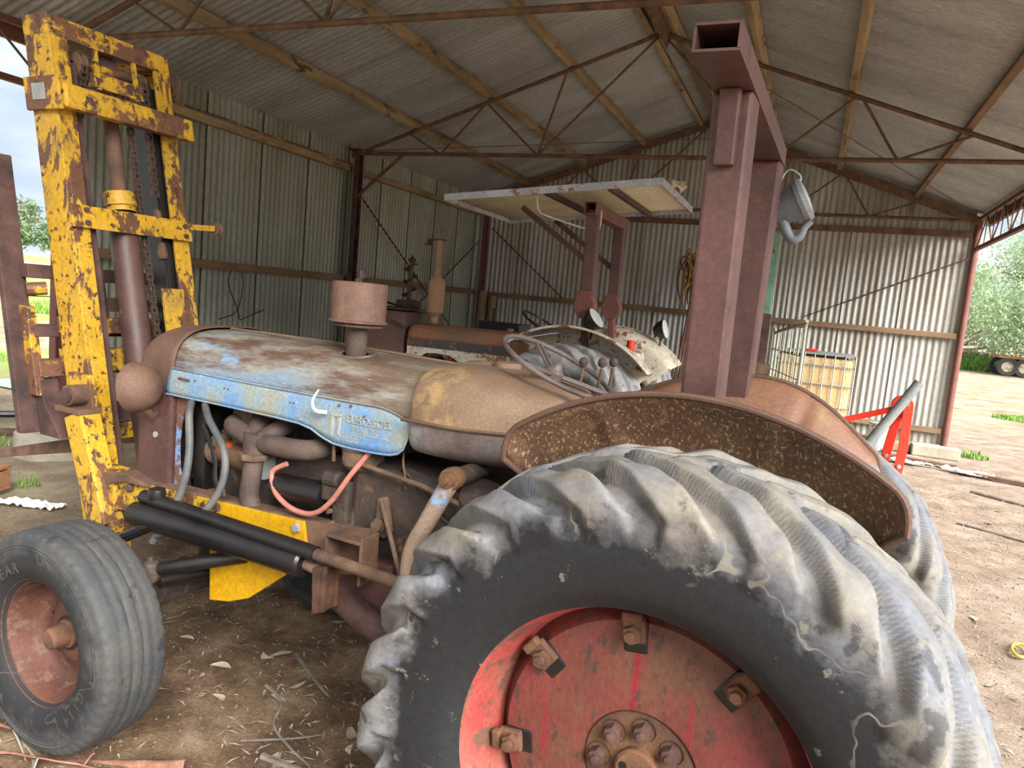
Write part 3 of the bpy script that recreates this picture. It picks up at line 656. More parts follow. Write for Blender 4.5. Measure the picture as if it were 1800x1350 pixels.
# centre seam strip
MB().tube([(x, 0.0, 1.466-.015*max(0, min(1, (1.55-x)/.55))) for x in np.linspace(.97, 2.12, 24)], .006, 6).build('seam_strip', M_tank, bon, smooth=True)
for s in (1, -1):
    low = [(2.14, 1.205), (1.85, 1.204), (1.55, 1.200), (1.44, 1.196), (1.38, 1.185), (1.335, 1.165), (1.28, 1.150), (1.20, 1.146), (1.10, 1.148), (1.04, 1.152), (1.0, 1.165), (.978, 1.195), (.968, 1.24)]
    up = [(.965, 1.268), (1.0, 1.278), (1.05, 1.294), (1.10, 1.303), (1.2, 1.302), (1.5, 1.302), (1.8, 1.304), (2.115, 1.308)]
    sk = MB(); NX = 60
    def lowz(x): 
        L_ = sorted(low)
        return float(np.interp(x, [a for a, b in L_], [b for a, b in L_]))
    def upz(x): return float(np.interp(x, [a for a, b in up], [b for a, b in up]))
    def fsk(i, j):
        x = .968+(2.13-.968)*i/(NX-1); q = j/6; z = upz(x)+(lowz(x)-upz(x))*q
        xx = x+(.012*q if i == NX-1 else 0)
        return (xx, s*(.280+.012*q+.006*math.sin(math.pi*q)), z)
    sk.grid(fsk, NX, 7); skirt = sk.build('bonnet_skirt', M_bonside, TR, smooth=True, solid=.003, ang=50)
    MB().tube([(x, s*.283, upz(x)) for x in np.linspace(.975, 2.12, 40)], .0045, 6).build('crease_bead', M_blue, skirt, smooth=True)
    if s == 1:
        pts = [(x, .297, lowz(x)) for x in np.linspace(.97, 2.13, 60)]
        MB().tube(pts, .004, 6).build('edge_roll', M_bonside, skirt, smooth=True)
        # embossed badge
        M_emb = mat('badge_metal', [G(140,142,126), G(168,167,150)], 14, .5, bump=.3, spot=(G(140,106,76), .58, 20, .05))
        rotm = Matrix(((-1, 0, 0), (0, 0, 1), (0, 1, 0))).to_4x4()
        for txt, x, z, sz in (('EURO-SOEL', 1.232, 1.235, .037), ('MAJOR·', 1.205, 1.203, .035), ('FIESET', 1.262, 1.166, .040)):
            o = ob('badge_line', text_mesh(txt, sz, .0022), M_emb, skirt); o.matrix_local = Matrix.Translation((x, .2935, z)) @ rotm
        bb = MB(); bb.box((1.293, .294, 1.212), (.016, .006, .075)); bb.box((1.262, .294, 1.217), (.014, .006, .070)); bb.box((1.278, .294, 1.249), (.046, .006, .010)); bb.box((1.155, .294, 1.233), (.15, .004, .004)); bb.box((1.13, .294, 1.199), (.16, .004, .004)); bb.build('badge_bar', M_emb, skirt, bevel=.002)
        MB().tube(smoothpts([(1.31, .305, 1.255), (1.335, .335, 1.262), (1.34, .345, 1.295), (1.325, .335, 1.335)], 6), [.010]*4*0 or [.0085-.00030*i for i in range(19)], 10).build('bonnet_catch', M_white, skirt, smooth=True)
        for x, z in ((2.06, 1.275), (1.98, 1.275), (1.82, 1.268), (1.80, 1.268), (1.49, 1.262), (1.475, 1.262), (1.49, 1.232), (1.475, 1.232), (1.16, 1.262), (1.22, 1.29), (1.27, 1.285)):
            MB().lathe([(.0005, .0055), (.004, .004), (.0055, 0)], o=(x, .289, z), n=8).build('rivet', M_rust, skirt)
        MB().tube(smoothpts([(2.07, .293, 1.275), (2.04, .302, 1.277), (2.0, .300, 1.275)], 4), .0035, 6).build('wire_catch', M_rust, skirt, smooth=True)
# ---- nose cowl
nz = MB(); NS = 14
S = sec(.278, 1.30, 1.472, 0); S = [(.278, .83), (.278, 1.0), (.278, 1.15)]+S
full = S+[(-y, z) for y, z in S[-2::-1]]
def fnose(i, j):
    t = i/(NS-1); a = t*math.pi/2; y, z = full[j]; c = (0, 1.17)
    x = 2.115+.235*math.sin(a); k = 1-.16*(1-math.cos(a)) - (.35 if i == NS-1 else 0)
    dz = z-c[1] if z > 1.17 else 0
    return (x, y*(1-.10*(1-math.cos(a))**2-(.5*(1-math.cos(a))**6)), (1.17+dz*(1-.40*(1-math.cos(a))**1.6)) if z > 1.17 else z)
nz.grid(fnose, NS, len(full)); nz.build('nose_cowl', M_nose, TR, smooth=True, ang=60, solid=.004)
MB().box((2.20, .268, 1.0), (.19, .05, .43)).box((2.28, .26, 1.0), (.05, .06, .40)).build('grille_side', M_rops, TR, bevel=.012)
MB().lathe([(.0005, .004), (.012, .004), (.013, 0)], o=(2.19, .293, 1.03), n=12).build('cowl_button', M_galv, TR)
MB().box((2.30, 0, 1.0), (.05, .46, .44)).build('radiator_grille', M_eng, TR, bevel=.01)
# radiator side panel with the rounded cutout, patchy blue
M_patch = mat('patchy_blue', [G(96,64,48), G(120,84,64)], 8, .7, bump=.3, spot=[(G(120,150,190), .5, 7, .05), (G(196,196,186), .62, 9, .04)])
rp = MB(); poly = [(2.10, 1.20), (2.10, .84), (1.99, .82)]+[(1.99+.05*math.cos(a)+.04, 1.0+.17*math.sin(a)) for a in np.linspace(-1.3, 1.3, 12)]+[(2.0, 1.20)]
rp.prism(poly, lambda u, v, d: (u, d, v), .262, .270).build('radiator_panel', M_patch, TR)
MB().box((2.02, 0, 1.02), (.06, .44, .40)).build('radiator_core', M_black, TR, bevel=.004)
# headlamp
hl = MB().lathe([(.0005, -.085), (.05, -.078), (.085, -.045), (.098, .0), (.100, .012), (.094, .016), (.0005, .03)], o=(2.20, .375, 1.225), axis=(.93, .25, -.10), n=32)
hlo = hl.build('headlamp', M_nose, TR, smooth=True, ang=40)
MB().tube([(2.17, .365, 1.15), (2.18, .32, 1.11), (2.20, .28, 1.12)], .014, 8).build('lamp_bracket', M_rust, hlo, smooth=True)
# ---- fuel tank behind the bonnet
def tank(x0, x1, upper):
    mb = MB(); NX = 40; NA = 40
    def fn(i, j):
        t = i/(NX-1); x = x0+(x1-x0)*t
        ease = 1-max(0, (t-.30)/.70)**2.0
        edge = min(1, .80+.20*math.sqrt(min(1, t/.06))) if t < .06 else 1
        if t > .93: edge = math.sqrt(max(0, 1-((t-.93)/.07)**2))*.5+.5
        hw = (.335-.02*(1-min(1, t/.2)))*(.52+.48*ease)*edge
        top = (1.362+.100*edge*(1-.0*t)-.055*max(0, (t-.45)/.55)**1.5)
        a = math.pi*j/(NA-1)
        if upper:
            y = hw*math.copysign(abs(math.cos(a))**.55, math.cos(a)); z = 1.288+(top-1.288)*math.sin(a)**.62
        else:
            y = hw*math.copysign(abs(math.cos(a))**.45, math.cos(a)); z = 1.288-.130*edge*math.sin(a)**.5
        return (x, y, z)
    mb.grid(fn, NX, NA); return mb
tk = tank(.985, .49, True).build('fuel_tank', M_tank, TR, smooth=True, ang=70)
tank(.985, .49, False).build('tank_underside', M_tankl, tk, smooth=True, ang=70)
def fseam(t):
    x = .985+(.49-.985)*t; ease = 1-max(0, (t-.30)/.70)**2.0
    return (x, .340*(.52+.48*ease)*(1 if t < .93 else .95), 1.288)
MB().tube([fseam(t) for t in np.linspace(0.02, .96, 30)], .006, 6).build('tank_seam', M_nose, tk, smooth=True)
MB().lathe([(.0005, .03), (.045, .028), (.05, .018), (.05, 0)], o=(.80, -.03, 1.450), axis=(0, 0, 1), n=24).build('filler_cap', M_tank, tk, smooth=True)
MB().lathe([(.0005, .018), (.07, .012), (.085, 0)], o=(.90, -.06, 1.452), axis=(0, 0, 1), n=24).build('tank_boss', M_tank, tk, smooth=True)
# ---- air cleaner stack
st = MB().lathe([(.0005, 0), (.0375, 0), (.0375, .185), (.0005, .187)], o=(1.345, .125, 1.375), axis=(0, 0, 1), n=24).build('air_stack', M_exh, TR, smooth=True)
MB().lathe([(.039, .045), (.041, .055), (.039, .065)], o=(1.345, .125, 1.375), axis=(0, 0, 1), n=24).build('stack_band', M_exh, st, smooth=True)
MB().lathe([(.0005, 0), (.088, .002), (.090, .010), (.082, .014), (.0005, .016)], o=(1.345, .125, 1.548), axis=(0, 0, 1), n=32).build('dish_lid', M_white if False else M_engb, st, smooth=True, ang=30)
M_acl = mat('cleaner_rust', [G(88,64,56), G(108,80,66), G(122,94,76)], 14, .7, bump=.25, bscale=120)
MB().lathe([(.0005, 0), (.092, 0), (.106, .003), (.106, .008), (.098, .012), (.099, .138), (.096, .146), (.0005, .150)], o=(1.345, .125, 1.562), axis=(0, 0, 1), n=40).build('air_cleaner_bowl', M_acl, st, smooth=True, ang=30)
wn = MB(); wn.cyl((1.345, .125, 1.70), (1.345, .125, 1.752), .005, n=8); wn.beam((1.365, .125, 1.712), (1.325, .125, 1.735), .008, .014); wn.build('wing_nut', M_exh, st, smooth=True)
# ---- engine
en = MB(); en.box((1.55, 0, .86), (.82, .36, .44)); en.box((1.55, -.02, 1.12), (.78, .26, .12)); en.build('engine_block', M_eng, TR, bevel=.015)
MB().box((1.55, -.02, 1.22), (.70, .18, .10)).build('rocker_cover', M_eng, TR, bevel=.03)
hd = MB()
hd.tube(smoothpts([(1.84, .15, 1.13), (1.82, .24, 1.125), (1.74, .27, 1.11), (1.66, .27, 1.09)], 5), .036, 12)
hd.tube(smoothpts([(1.38, .15, 1.12), (1.40, .25, 1.10), (1.50, .27, 1.09), (1.66, .27, 1.09)], 5), .038, 12)
hd.tube(smoothpts([(1.60, .15, 1.16), (1.60, .22, 1.14), (1.64, .27, 1.10)], 5), .034, 12)
hd.tube(smoothpts([(1.72, .15, 1.16), (1.71, .22, 1.14), (1.67, .27, 1.10)], 5), .034, 12)
hd.tube([(1.66, .27, 1.12), (1.665, .275, 1.04)], [.05, .045], 14); hd.build('exhaust_manifold', M_exh, TR, smooth=True)
MB().lathe([(.0005, -.012), (.06, -.012), (.062, 0), (.06, .012), (.0005, .012)], o=(1.665, .275, 1.035), axis=(0, 0, 1), n=8).build('manifold_flange', M_engb, TR, bevel=.003)
MB().tube(smoothpts([(1.665, .278, 1.02), (1.66, .29, .95), (1.665, .29, .88), (1.63, .285, .80), (1.58, .28, .70)], 6), .036, 14).build('exhaust_downpipe', M_exh, TR, smooth=True)
M_orgp = mat('orange_grease', [G(94,70,52), G(122,84,58)], 8, .6, bump=.3, spot=(G(206,84,40), .54, 9, .06))
dy = MB(); dy.lathe([(.0005, 0), (.05, 0), (.052, .01), (.052, .20), (.056, .21), (.056, .24), (.0005, .242)], o=(1.90, .20, 1.0), axis=(-1, .1, -.03), n=24); dyo = dy.build('dynamo', M_orgp, TR, smooth=True, ang=40)
MB().lathe([(.0005, 0), (.06, .0), (.062, .012), (.05, .02), (.062, .028), (.06, .04), (.0005, .04)], o=(1.95, .195, 1.0), axis=(-1, .1, 0), n=24).build('pulley', M_engb, dyo, smooth=True, ang=30)
MB().cyl((1.675, .222, .993), (1.655, .224, .993), .058, n=24).build('dynamo_cap', M_galv, dyo, smooth=True, ang=40)
wp = MB(); wp.box((1.80, .17, 1.10), (.11, .10, .16)); wp.cyl((1.9, .12, 1.12), (1.78, .13, 1.12), .05, n=16); wp.build('water_pump', M_engb, TR, bevel=.015)
MB().lathe([(.0005, 0), (.045, 0), (.048, .01), (.048, .24), (.0005, .245)], o=(1.56, .265, .94), axis=(-1, 0, .04), n=24).build('starter_motor', M_black, TR, smooth=True, ang=40)
so = MB(); so.box((1.29, .265, .985), (.07, .06, .09)); so.cyl((1.32, .275, 1.02), (1.25, .275, 1.02), .032, n=14); so.build('starter_solenoid', M_eng, TR, bevel=.01)
bh = MB(); bh.prism([(1.24, 1.09), (1.05, 1.10), (.70, 1.06), (.52, .98), (.52, .52), (1.0, .52), (1.22, .60), (1.25, .75)], lambda u, v, d: (u, d, v), -.25, .25); bh.build('gearbox_housing', M_eng, TR, bevel=.04)
be = MB(); be.lathe([(.0005, 0), (.20, 0), (.21, .02), (.21, .06), (.19, .08), (.0005, .085)], o=(1.27, .05, .85), axis=(-1, 0, 0), n=28); be.build('bell_housing', M_eng, TR, smooth=True, ang=30)
MB().prism([(1.30, 1.0), (1.22, 1.02), (1.22, .82), (1.28, .80)], lambda u, v, d: (u, d, v), .24, .275).build('inspection_cover', M_eng, TR, bevel=.01)
for k in range(5): MB().lathe([(.0005, .016), (.010, .015), (.010, 0)], o=(1.29-.015*(k % 2), .275, .82+.042*k), n=6).build('cover_bolt', M_engb, TR)
ba = MB(); ba.prism([(1.095, .99), (1.06, 1.0), (1.03, .88), (1.06, .85), (1.10, .87)], lambda u, v, d: (u, d, v), .25, .275); bao = ba.build('brake_arm', M_engb, TR, bevel=.008)
MB().lathe([(.0005, .03), (.020, .03), (.020, .015), (.026, .013), (.026, 0)], o=(1.075, .272, .90), n=10).build('arm_bolt', M_engb, bao)
MB().tube([(1.065, .29, .99), (.98, .33, .87), (.90, .37, .76)], .008, 8).build('brake_rod', M_engb, TR, smooth=True)
MB().tube([(1.25, .27, 1.10), (.90, .30, 1.075), (.62, .33, 1.03)], .009, 8).build('control_rod', M_engb, TR, smooth=True)
fb = MB(); fb.lathe([(.0005, 0), (.06, .005), (.072, .02), (.075, .07), (.080, .075), (.080, .09), (.0005, .092)], o=(1.21, .215, 1.06), axis=(0, 0, 1), n=28); fb.build('filter_bowl', M_engb, TR, smooth=True, ang=35)
MB().beam((1.30, .27, 1.16), (1.295, .27, 1.08), .012, .004, (0, 1, 0)).build('bracket_strip', M_engb, TR)
MB().tube(smoothpts([(1.05, .20, 1.16), (1.01, .26, 1.13), (.99, .27, 1.08), (.985, .27, 1.04)], 5), .004, 6).build('loose_wire', M_engb, TR, smooth=True)
MB().tube(smoothpts([(1.02, .24, 1.1), (.92, .26, 1.04), (.85, .26, .98), (.80, .27, .96)], 5), .006, 6).build('oil_pipe', M_eng, TR, smooth=True)
sbx = MB(); sbx.lathe([(.0005, .05), (.06, .04), (.085, .0), (.085, -.05)], o=(.70, .27, 1.06), axis=(0, .6, .8), n=20); sbx.build('steering_box', M_eng, TR, smooth=True)
lv = MB(); lv.tube(smoothpts([(.735, .40, 1.145), (.765, .41, 1.08), (.80, .42, 1.0), (.835, .42, .93), (.85, .42, .86), (.845, .42, .78)], 6), [.029-.0001*i for i in range(31)], 14); lvo = lv.build('drop_arm', M_engb if False else mat('arm_paint', [G(140,116,98), G(164,140,120)], 6, .7, bump=.2, spot=(G(130,160,190), .62, 5, .05)), TR, smooth=True)
MB().lathe([(.0005, -.03), (.034, -.026), (.036, .0), (.034, .018), (.024, .020), (.024, .036), (.012, .038), (.012, .054), (.0005, .055)], o=(.735, .40, 1.15), n=14).build('arm_pivot_nut', M_orust, lvo, smooth=True, ang=30)
MB().cyl((.735, .20, 1.15), (.735, .40, 1.15), .028, n=12).build('rocker_shaft', M_eng, TR, smooth=True)
# ---- hoses
MB().tube(smoothpts([(1.985, .30, 1.19), (1.945, .34, 1.15), (1.90, .37, 1.02), (1.90, .39, .90), (1.94, .41, .78), (2.01, .43, .66)], 8), .0145, 12).build('hydraulic_hose', M_hose, TR, smooth=True)
MB().tube(smoothpts([(1.92, .29, 1.19), (1.85, .33, 1.15), (1.73, .36, 1.05), (1.71, .38, .94), (1.76, .41, .83), (1.88, .43, .74), (1.99, .43, .69)], 8), .0135, 12).build('hydraulic_hose', M_hose, TR, smooth=True)
MB().cyl((1.955, .42, .745), (1.935, .415, .775), .0195, n=12).build('hose_ferrule', M_galv, TR, smooth=True)
MB().tube(smoothpts([(1.13, .262, 1.16), (1.19, .30, 1.06), (1.26, .315, .95), (1.33, .32, .895), (1.42, .32, .89), (1.50, .315, .92), (1.545, .30, .96), (1.555, .29, 1.0), (1.50, .28, 1.035)], 7), .0095, 10).build('fuel_hose', M_hoser, TR, smooth=True)
MB().tube(smoothpts([(1.88, .22, .90), (1.80, .28, .84), (1.72, .30, .83), (1.62, .29, .87)], 6), .004, 6).build('loose_wire', M_engb, TR, smooth=True)
MB().tube(smoothpts([(1.97, .25, 1.1), (1.90, .25, .98), (1.88, .26, .90), (1.84, .26, .84)], 6), .010, 8).build('drain_hose', M_black, TR, smooth=True)
MB().box((1.75, .22, .70), (.60, .10, .03)).build('dirty_tray', M_engb, TR, bevel=.01)
MB().box((1.98, .18, .80), (.16, .16, .05)).build('radiator_foot', M_engb, TR, bevel=.015)
# ---- steering wheel
cx_ = Vector((.598, 0, 1.490)); ax = Vector((-.42, 0, .908)).normalized()
x_ = Vector((0, 1, 0)); y_ = ax.cross(x_)
ring = [cx_+(x_*math.cos(a)+y_*math.sin(a))*.200 for a in np.linspace(0, 2*math.pi, 49)[:-1]]
M_swh = mat('faded_wheel', [G(84,72,70), G(120,106,102)], 8, .45, bump=.1)
swo = MB().tube(ring, .0085, 10, closed=True).build('steering_wheel', M_swh, TR, smooth=True)
hubc = cx_-ax*.03
for k in range(3):
    a = R(90+120*k+20); e_ = cx_+(x_*math.cos(a)+y_*math.sin(a))*.200; s_ = MB()
    q = (x_*-math.sin(a)+y_*math.cos(a))*.010
    s_.tube([hubc+q, e_+q], .006, 8); s_.tube([hubc-q, e_-q], .006, 8); s_.build('spoke', M_swh, swo, smooth=True)
MB().lathe([(.0005, .045), (.014, .04), (.018, .028), (.026, .02), (.034, .012), (.036, -.02), (.0005, -.02)], o=hubc, axis=ax, n=20).build('wheel_hub', M_swh, swo, smooth=True, ang=40)
MB().cyl(hubc-ax*.02, hubc-ax*.18, .030, .042, 18).build('steering_column', M_pipe, TR, smooth=True)
MB().box((.50, .02, 1.33), (.12, .20, .10)).build('dash_panel', M_tankl, TR, bevel=.03)
for k, (x, y, z) in enumerate(((.545, -.10, 1.508), (.485, -.12, 1.512), (.465, -.18, 1.514))):
    g = MB().tube([(x+.02, y+.03, 1.20), (x, y, z-.02)], .0055, 8).build('lever', M_rust, TR, smooth=True)
    MB().lathe([(.0005, .018), (.012, .013), (.017, 0), (.012, -.013), (.0005, -.018)], o=(x, y, z), axis=(0, 0, 1), n=14).build('lever_knob', M_exh, g, smooth=True)
MB().box((.30, 0, 1.02), (.55, .44, .14)).build('gearbox_top', M_eng, TR, bevel=.03)
MB().box((-.02, 0, .90), (.50, .40, .40)).build('axle_housing', M_eng, TR, bevel=.05)
MB().tube(smoothpts([(.52, .03, 1.22), (.47, .06, 1.30), (.40, .02, 1.33), (.34, -.06, 1.32), (.30, -.12, 1.26)], 6), .014, 8).build('cable_conduit', M_black, TR, smooth=True)
MB().beam((.42, .04, 1.20), (.40, .04, 1.38), .02, .012, (0, 1, 0)).build('yellow_lever', M_yel, TR)
st_ = MB(); st_.box((.05, 0, 1.26), (.36, .40, .05)); st_.build('seat', M_rustd, TR, bevel=.02)
# ---- mudguards: dished shells inboard of the rear tyres
def guard(s, parent, mi, mo):
    mb = MB(); NA, NR = 56, 15
    a0, a1 = R(49), R(130)
    def fn(i, j):
        u = i/(NA-1); a = a0+(a1-a0)*u
        ro = .815
        # outline (lip) radius, cut by a chord near both ends
        rr = ro
        ends = min(u, 1-u)
        if ends < .08: rr = ro-.055*(1-ends/.08)**2
        if s < 0:
            q = min(1, max(0, (a-R(94))/R(34))); rr -= .085*q*q*(3-2*q)
        t = j/(NR-1); r_ = .42+(rr-.42)*t
        bulge = .345+.135*(t**2.6)
        if t > .97: bulge += .004
        rib = 0
        for ra in (R(72), R(104)):
            rib += .012*math.exp(-((a-ra)/R(1.6))**2)
        y = s*(bulge+rib*(1 if s > 0 else 1)*(t < .98))
        return (r_*math.cos(a)+.03, y, ZC+r_*math.sin(a))
    mb.grid(fn, NA, NR)
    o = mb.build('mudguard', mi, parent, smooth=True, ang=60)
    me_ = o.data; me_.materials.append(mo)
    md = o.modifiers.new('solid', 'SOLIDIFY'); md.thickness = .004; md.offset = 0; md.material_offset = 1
    pts = [Vector(fn(i, NR-1)) for i in range(NA)]
    lp = [Vector(fn(0, 4)), Vector(fn(0, 9))]+pts+[Vector(fn(NA-1, 9)), Vector(fn(NA-1, 4))]
    MB().tube(lp, .0085, 8).build('guard_lip', M_nose, o, smooth=True)
    return o
guard(1, TR, M_fendo, M_fend)
guard(-1, TR, M_fendo, M_fend)
# ---- roll-over frame
def rx(y): return .048-.042*(y-.33)
def hollow(mb, y0, y1, z0, w, h, t=.006):
    for dx, dz, ww, hh in ((0, h/2-t/2, w, t), (0, -h/2+t/2, w, t), (w/2-t/2, 0, t, h-2*t), (-w/2+t/2, 0, t, h-2*t)):
        mb.beam((rx(y0)+dx, y0, z0+dz), (rx(y1)+dx, y1, z0+dz), ww, hh)
    return mb
rb = hollow(MB(), .66, -.54, 2.280, .100, .060).build('roll_bar_beam', M_rops, TR)
MB().box((rx(.0), .0, 2.28), (.05, .6, .03)).build('beam_core', M_rustd, rb)
for y in (.33, -.47):
    bx_, tx_ = ((.035, .048) if y > 0 else (.094, .082)); p_ = MB(); p_.beam((bx_, y, .95), (tx_, y, 2.25), .10, .10, (1, 0, 0)); p_.build('roll_bar_post', M_rops, TR, bevel=.010)
    MB().beam((tx_-.0, y+.055*(1 if y > 0 else -1), 2.07), (tx_-.0, y+.07*(1 if y > 0 else -1), 2.25), .05, .03, (0, 1, 0)).build('roll_bar_gusset', M_rops, TR, bevel=.005)
    MB().box((bx_, y, .90), (.16, .16, .14)).build('post_foot', M_rops, TR, bevel=.01)
# ---- yellow lift mast
def mq(a, y, z): return (2.33+.235*z+a, y, z)
def vb(mb, a0, a1, y0, y1, z0, z1):   # bar of the leaning mast
    P = [mq(a, y, z) for z in (z0, z1) for y in (y0, y1) for a in (a0, a1)]
    return mb.add(P, [(0,2,3,1),(4,5,7,6),(0,1,5,4),(2,6,7,3),(0,4,6,2),(1,3,7,5)])
for s in (1, -1):
    r_ = MB(); vb(r_, 0, .17, s*.275, s*.295, .42, 2.71); vb(r_, 0, .018, s*.212, s*.277, .62 if s == 1 else .42, 2.71); vb(r_, .152, .17, s*.212, s*.277, .42, 2.71)
    ro = r_.build('mast_rail', M_yel, TR, bevel=.003)
    ir = MB(); vb(ir, .03, .14, s*.165, s*.180, .55, 2.55); vb(ir, .03, .045, s*.180, s*.255, .55, 2.55); vb(ir, .125, .14, s*.180, s*.255, .55, 2.55)
    ir.build('inner_rail', M_rustd if s == 1 else M_black, TR, bevel=.002)
    vb(MB(), .0, -.005, s*.245, s*.262, 2.46, 2.68).build('rail_strip', M_yel2, ro)
tb = MB(); vb(tb, -.002, .172, -.297, .297, 2.635, 2.722); tb.build('mast_top_beam', M_yel2, TR, bevel=.004)
for y in (.085, -.105): vb(MB(), .0, .016, y-.010, y+.010, 2.46, 2.64).build('top_upright', M_yel, TR, bevel=.002)
vb(MB(), -.002, .06, -.135, .105, 2.465, 2.535).build('sprocket_beam', M_yel2, TR, bevel=.004)
MB().cyl(mq(.06, .09, 2.56), mq(.06, -.11, 2.57), .022, n=14).build('sprocket_shaft', M_yel2, TR, smooth=True)
vb(MB(), .05, .11, .03, -.05, 2.50, 2.63).build('centre_block', M_rustd, TR, bevel=.006)
for y in (.135, -.16):
    w_ = MB(); w_.lathe([(.02, -.022), (.062, -.02), (.062, -.012), (.05, -.01), (.05, .01), (.062, .012), (.062, .02), (.02, .022)], o=mq(.08, y, 2.55), n=28, closed=True); w_.build('chain_wheel', M_rust, TR, smooth=True, ang=30)
w_ = MB(); w_.lathe([(.0005, -.045), (.066, -.042), (.066, -.030), (.042, -.026), (.042, .010), (.066, .014), (.066, .026), (.0005, .028)], o=mq(.10, -.345, 2.62), n=32); w_.build('side_roller', M_rust, TR, smooth=True, ang=30)
MB().cyl(mq(.10, -.29, 2.62), mq(.10, -.35, 2.62), .02, n=12).build('roller_pin', M_rust, TR, smooth=True)
cb = MB(); vb(cb, -.075, -.003, -.345, .300, 2.325, 2.430); cb.build('mast_cross_beam', M_yel2, TR, bevel=.012)
vb(MB(), -.06, .18, .300, .318, 2.315, 2.455).build('beam_side_plate', M_yel2, TR, bevel=.005)
pl = vb(MB(), .03, .12, .319, .322, 2.355, 2.425).build('maker_plate', M_galv, TR, bevel=.002)
ch = vb(MB(), -.022, -.002, -.300, .300, 1.835, 1.930).build('mast_tie_plate', M_yel, TR, bevel=.003)
for y, z in ((.235, 1.912), (.235, 1.858), (-.262, 1.905), (-.262, 1.858)): MB().lathe([(.0005, -.012), (.011, -.012), (.012, -.004), (.012, 0)], o=mq(-.022, y, z), axis=(1, 0, 0), n=8).build('bolt', M_rustd, ch)
arm = MB(); arm.beam(mq(-.02, -.28, 1.905), mq(-.04, -.43, 1.915), .012, .028); ao = arm.build('guide_arm', M_yel, TR, bevel=.002)
MB().lathe([(.0005, -.012), (.034, -.010), (.026, 0), (.034, .010), (.0005, .012)], o=mq(-.04, -.445, 1.915), axis=(0, 1, .1), n=7).build('star_nut', M_rust, ao)
# lift cylinder and rod
cy = MB(); P0 = Vector(mq(.06, .01, .62)); P1 = Vector(mq(.06, .01, 1.92)); cy.cyl(P0, P1, .062, n=28); cyo = cy.build('lift_cylinder', mat('flaking_cylinder', [G(70,50,46), G(92,66,58)], 6, .5, bump=.15, spot=(G(216,166,30), .60, 5, .012, (1, 1, .5))), TR, smooth=True, ang=40)
d_ = (P1-P0).normalized(); MB().lathe([(.062, -.02), (.062, 0), (.070, .006), (.070, .062), (.066, .068), (.036, .068)], o=P1+d_*.03, axis=d_, n=28).build('gland_nut', M_yel, cyo, smooth=True, ang=30)
MB().cyl(P1, Vector(mq(.06, .01, 2.54)), .033, n=20).build('piston_rod', M_rust, cyo, smooth=True)
# roller chains: real links
def chain(a, b, name, w=.030):
    a = Vector(a); b = Vector(b); d = b-a; n = int(d.length/.026); d.normalize(); mb = MB(); x = d.cross(Vector((1, 0, 0))).normalized(); y = d.cross(x)
    for i in range(n):
        p = a+(b-a)*((i+.5)/n)
        for k in ((-1, 1) if i % 2 else (-.62, .62)): mb.beam(p-d*.017+x*(k*w/2), p+d*.017+x*(k*w/2), .004, .019, y)
        mb.tube([p-d*.013-x*(w*.55), p-d*.013+x*(w*.55)], .0065, 6)
    return mb.build(name, M_chain, TR)
chain(mq(.02, .135, 2.55), mq(.12, .135, 2.28), 'lift_chain')
chain(mq(.12, .150, 2.28), mq(.20, .07, 1.92), 'lift_chain')
chain(mq(.02, -.055, 2.50), mq(.02, -.07, 1.30), 'lift_chain', .024)
chain(mq(.02, -.16, 2.56), mq(.03, -.155, 2.03), 'lift_chain')
chain(mq(.10, .10, 2.58), mq(.10, .10, 2.42), 'lift_chain')
for y, z, a in ((-.155, 1.93, .03), (-.158, 1.78, .03), (.085, 1.86, .2), (.08, 1.66, .2)):
    MB().lathe([(.0005, -.045), (.018, -.045), (.024, -.03), (.018, .03), (.0005, .045)], o=mq(a, y, z), axis=(.23, 0, 1), n=8).build('chain_anchor', M_rust, TR)
MB().tube([mq(.2, .08, 1.66), mq(.22, .07, 1.36)], .034, 10).build('anchor_bar', M_rust, TR, smooth=True)
vb(MB(), -.03, .0, -.075, -.035, 1.22, 1.31).build('chain_lug', M_yel2, TR, bevel=.004)
# plates and cross members low on the mast
vb(MB(), -.02, .0, -.215, -.10, 1.10, 1.60).build('mast_face_plate', M_yel, TR, bevel=.003)
for z0, z1, a, m_ in ((1.47, 1.53, .20, M_rustd), (1.37, 1.44, .18, M_yel2), (1.20, 1.30, .19, M_yel2), (.98, 1.06, .16, M_rustd), (.90, .97, .15, M_yel2)):
    vb(MB(), a, a+.05, -.27, .27, z0, z1).build('carriage_bar', m_, TR, bevel=.004)
MB().tube([mq(.27, .16, 1.36), mq(.27, .16, .95)], .016, 8).build('carriage_rod', M_rust, TR, smooth=True)
# pivot bracket, diagonal brace, foot
pv = MB(); vb(pv, -.04, .10, .297, .325, 1.07, 1.22); pv.build('pivot_plate', M_yel2, TR, bevel=.004)
pb = MB(); pb.cyl(mq(.0, .30, 1.14), mq(.0, .40, 1.14), .042, n=16); pb.build('pivot_boss', M_rust, TR, smooth=True, ang=40)
MB().lathe([(.0005, .012), (.018, .012), (.032, .010), (.034, 0)], o=mq(.0, .40, 1.14), n=14).build('pivot_pin', M_rustd, TR, smooth=True, ang=30)
vb(MB(), -.06, .10, .30, .40, 1.065, 1.088).build('pivot_shelf', M_rust, TR, bevel=.004)
a_ = Vector(mq(-.0, .345, 1.06)); b_ = Vector((2.40, .345, .62)); db = MB(); db.beam(a_, b_, .085, .014, (.3, 0, .1)); 
db = MB(); dd = (b_-a_).normalized(); nrm = Vector((dd.z, 0, -dd.x)); 
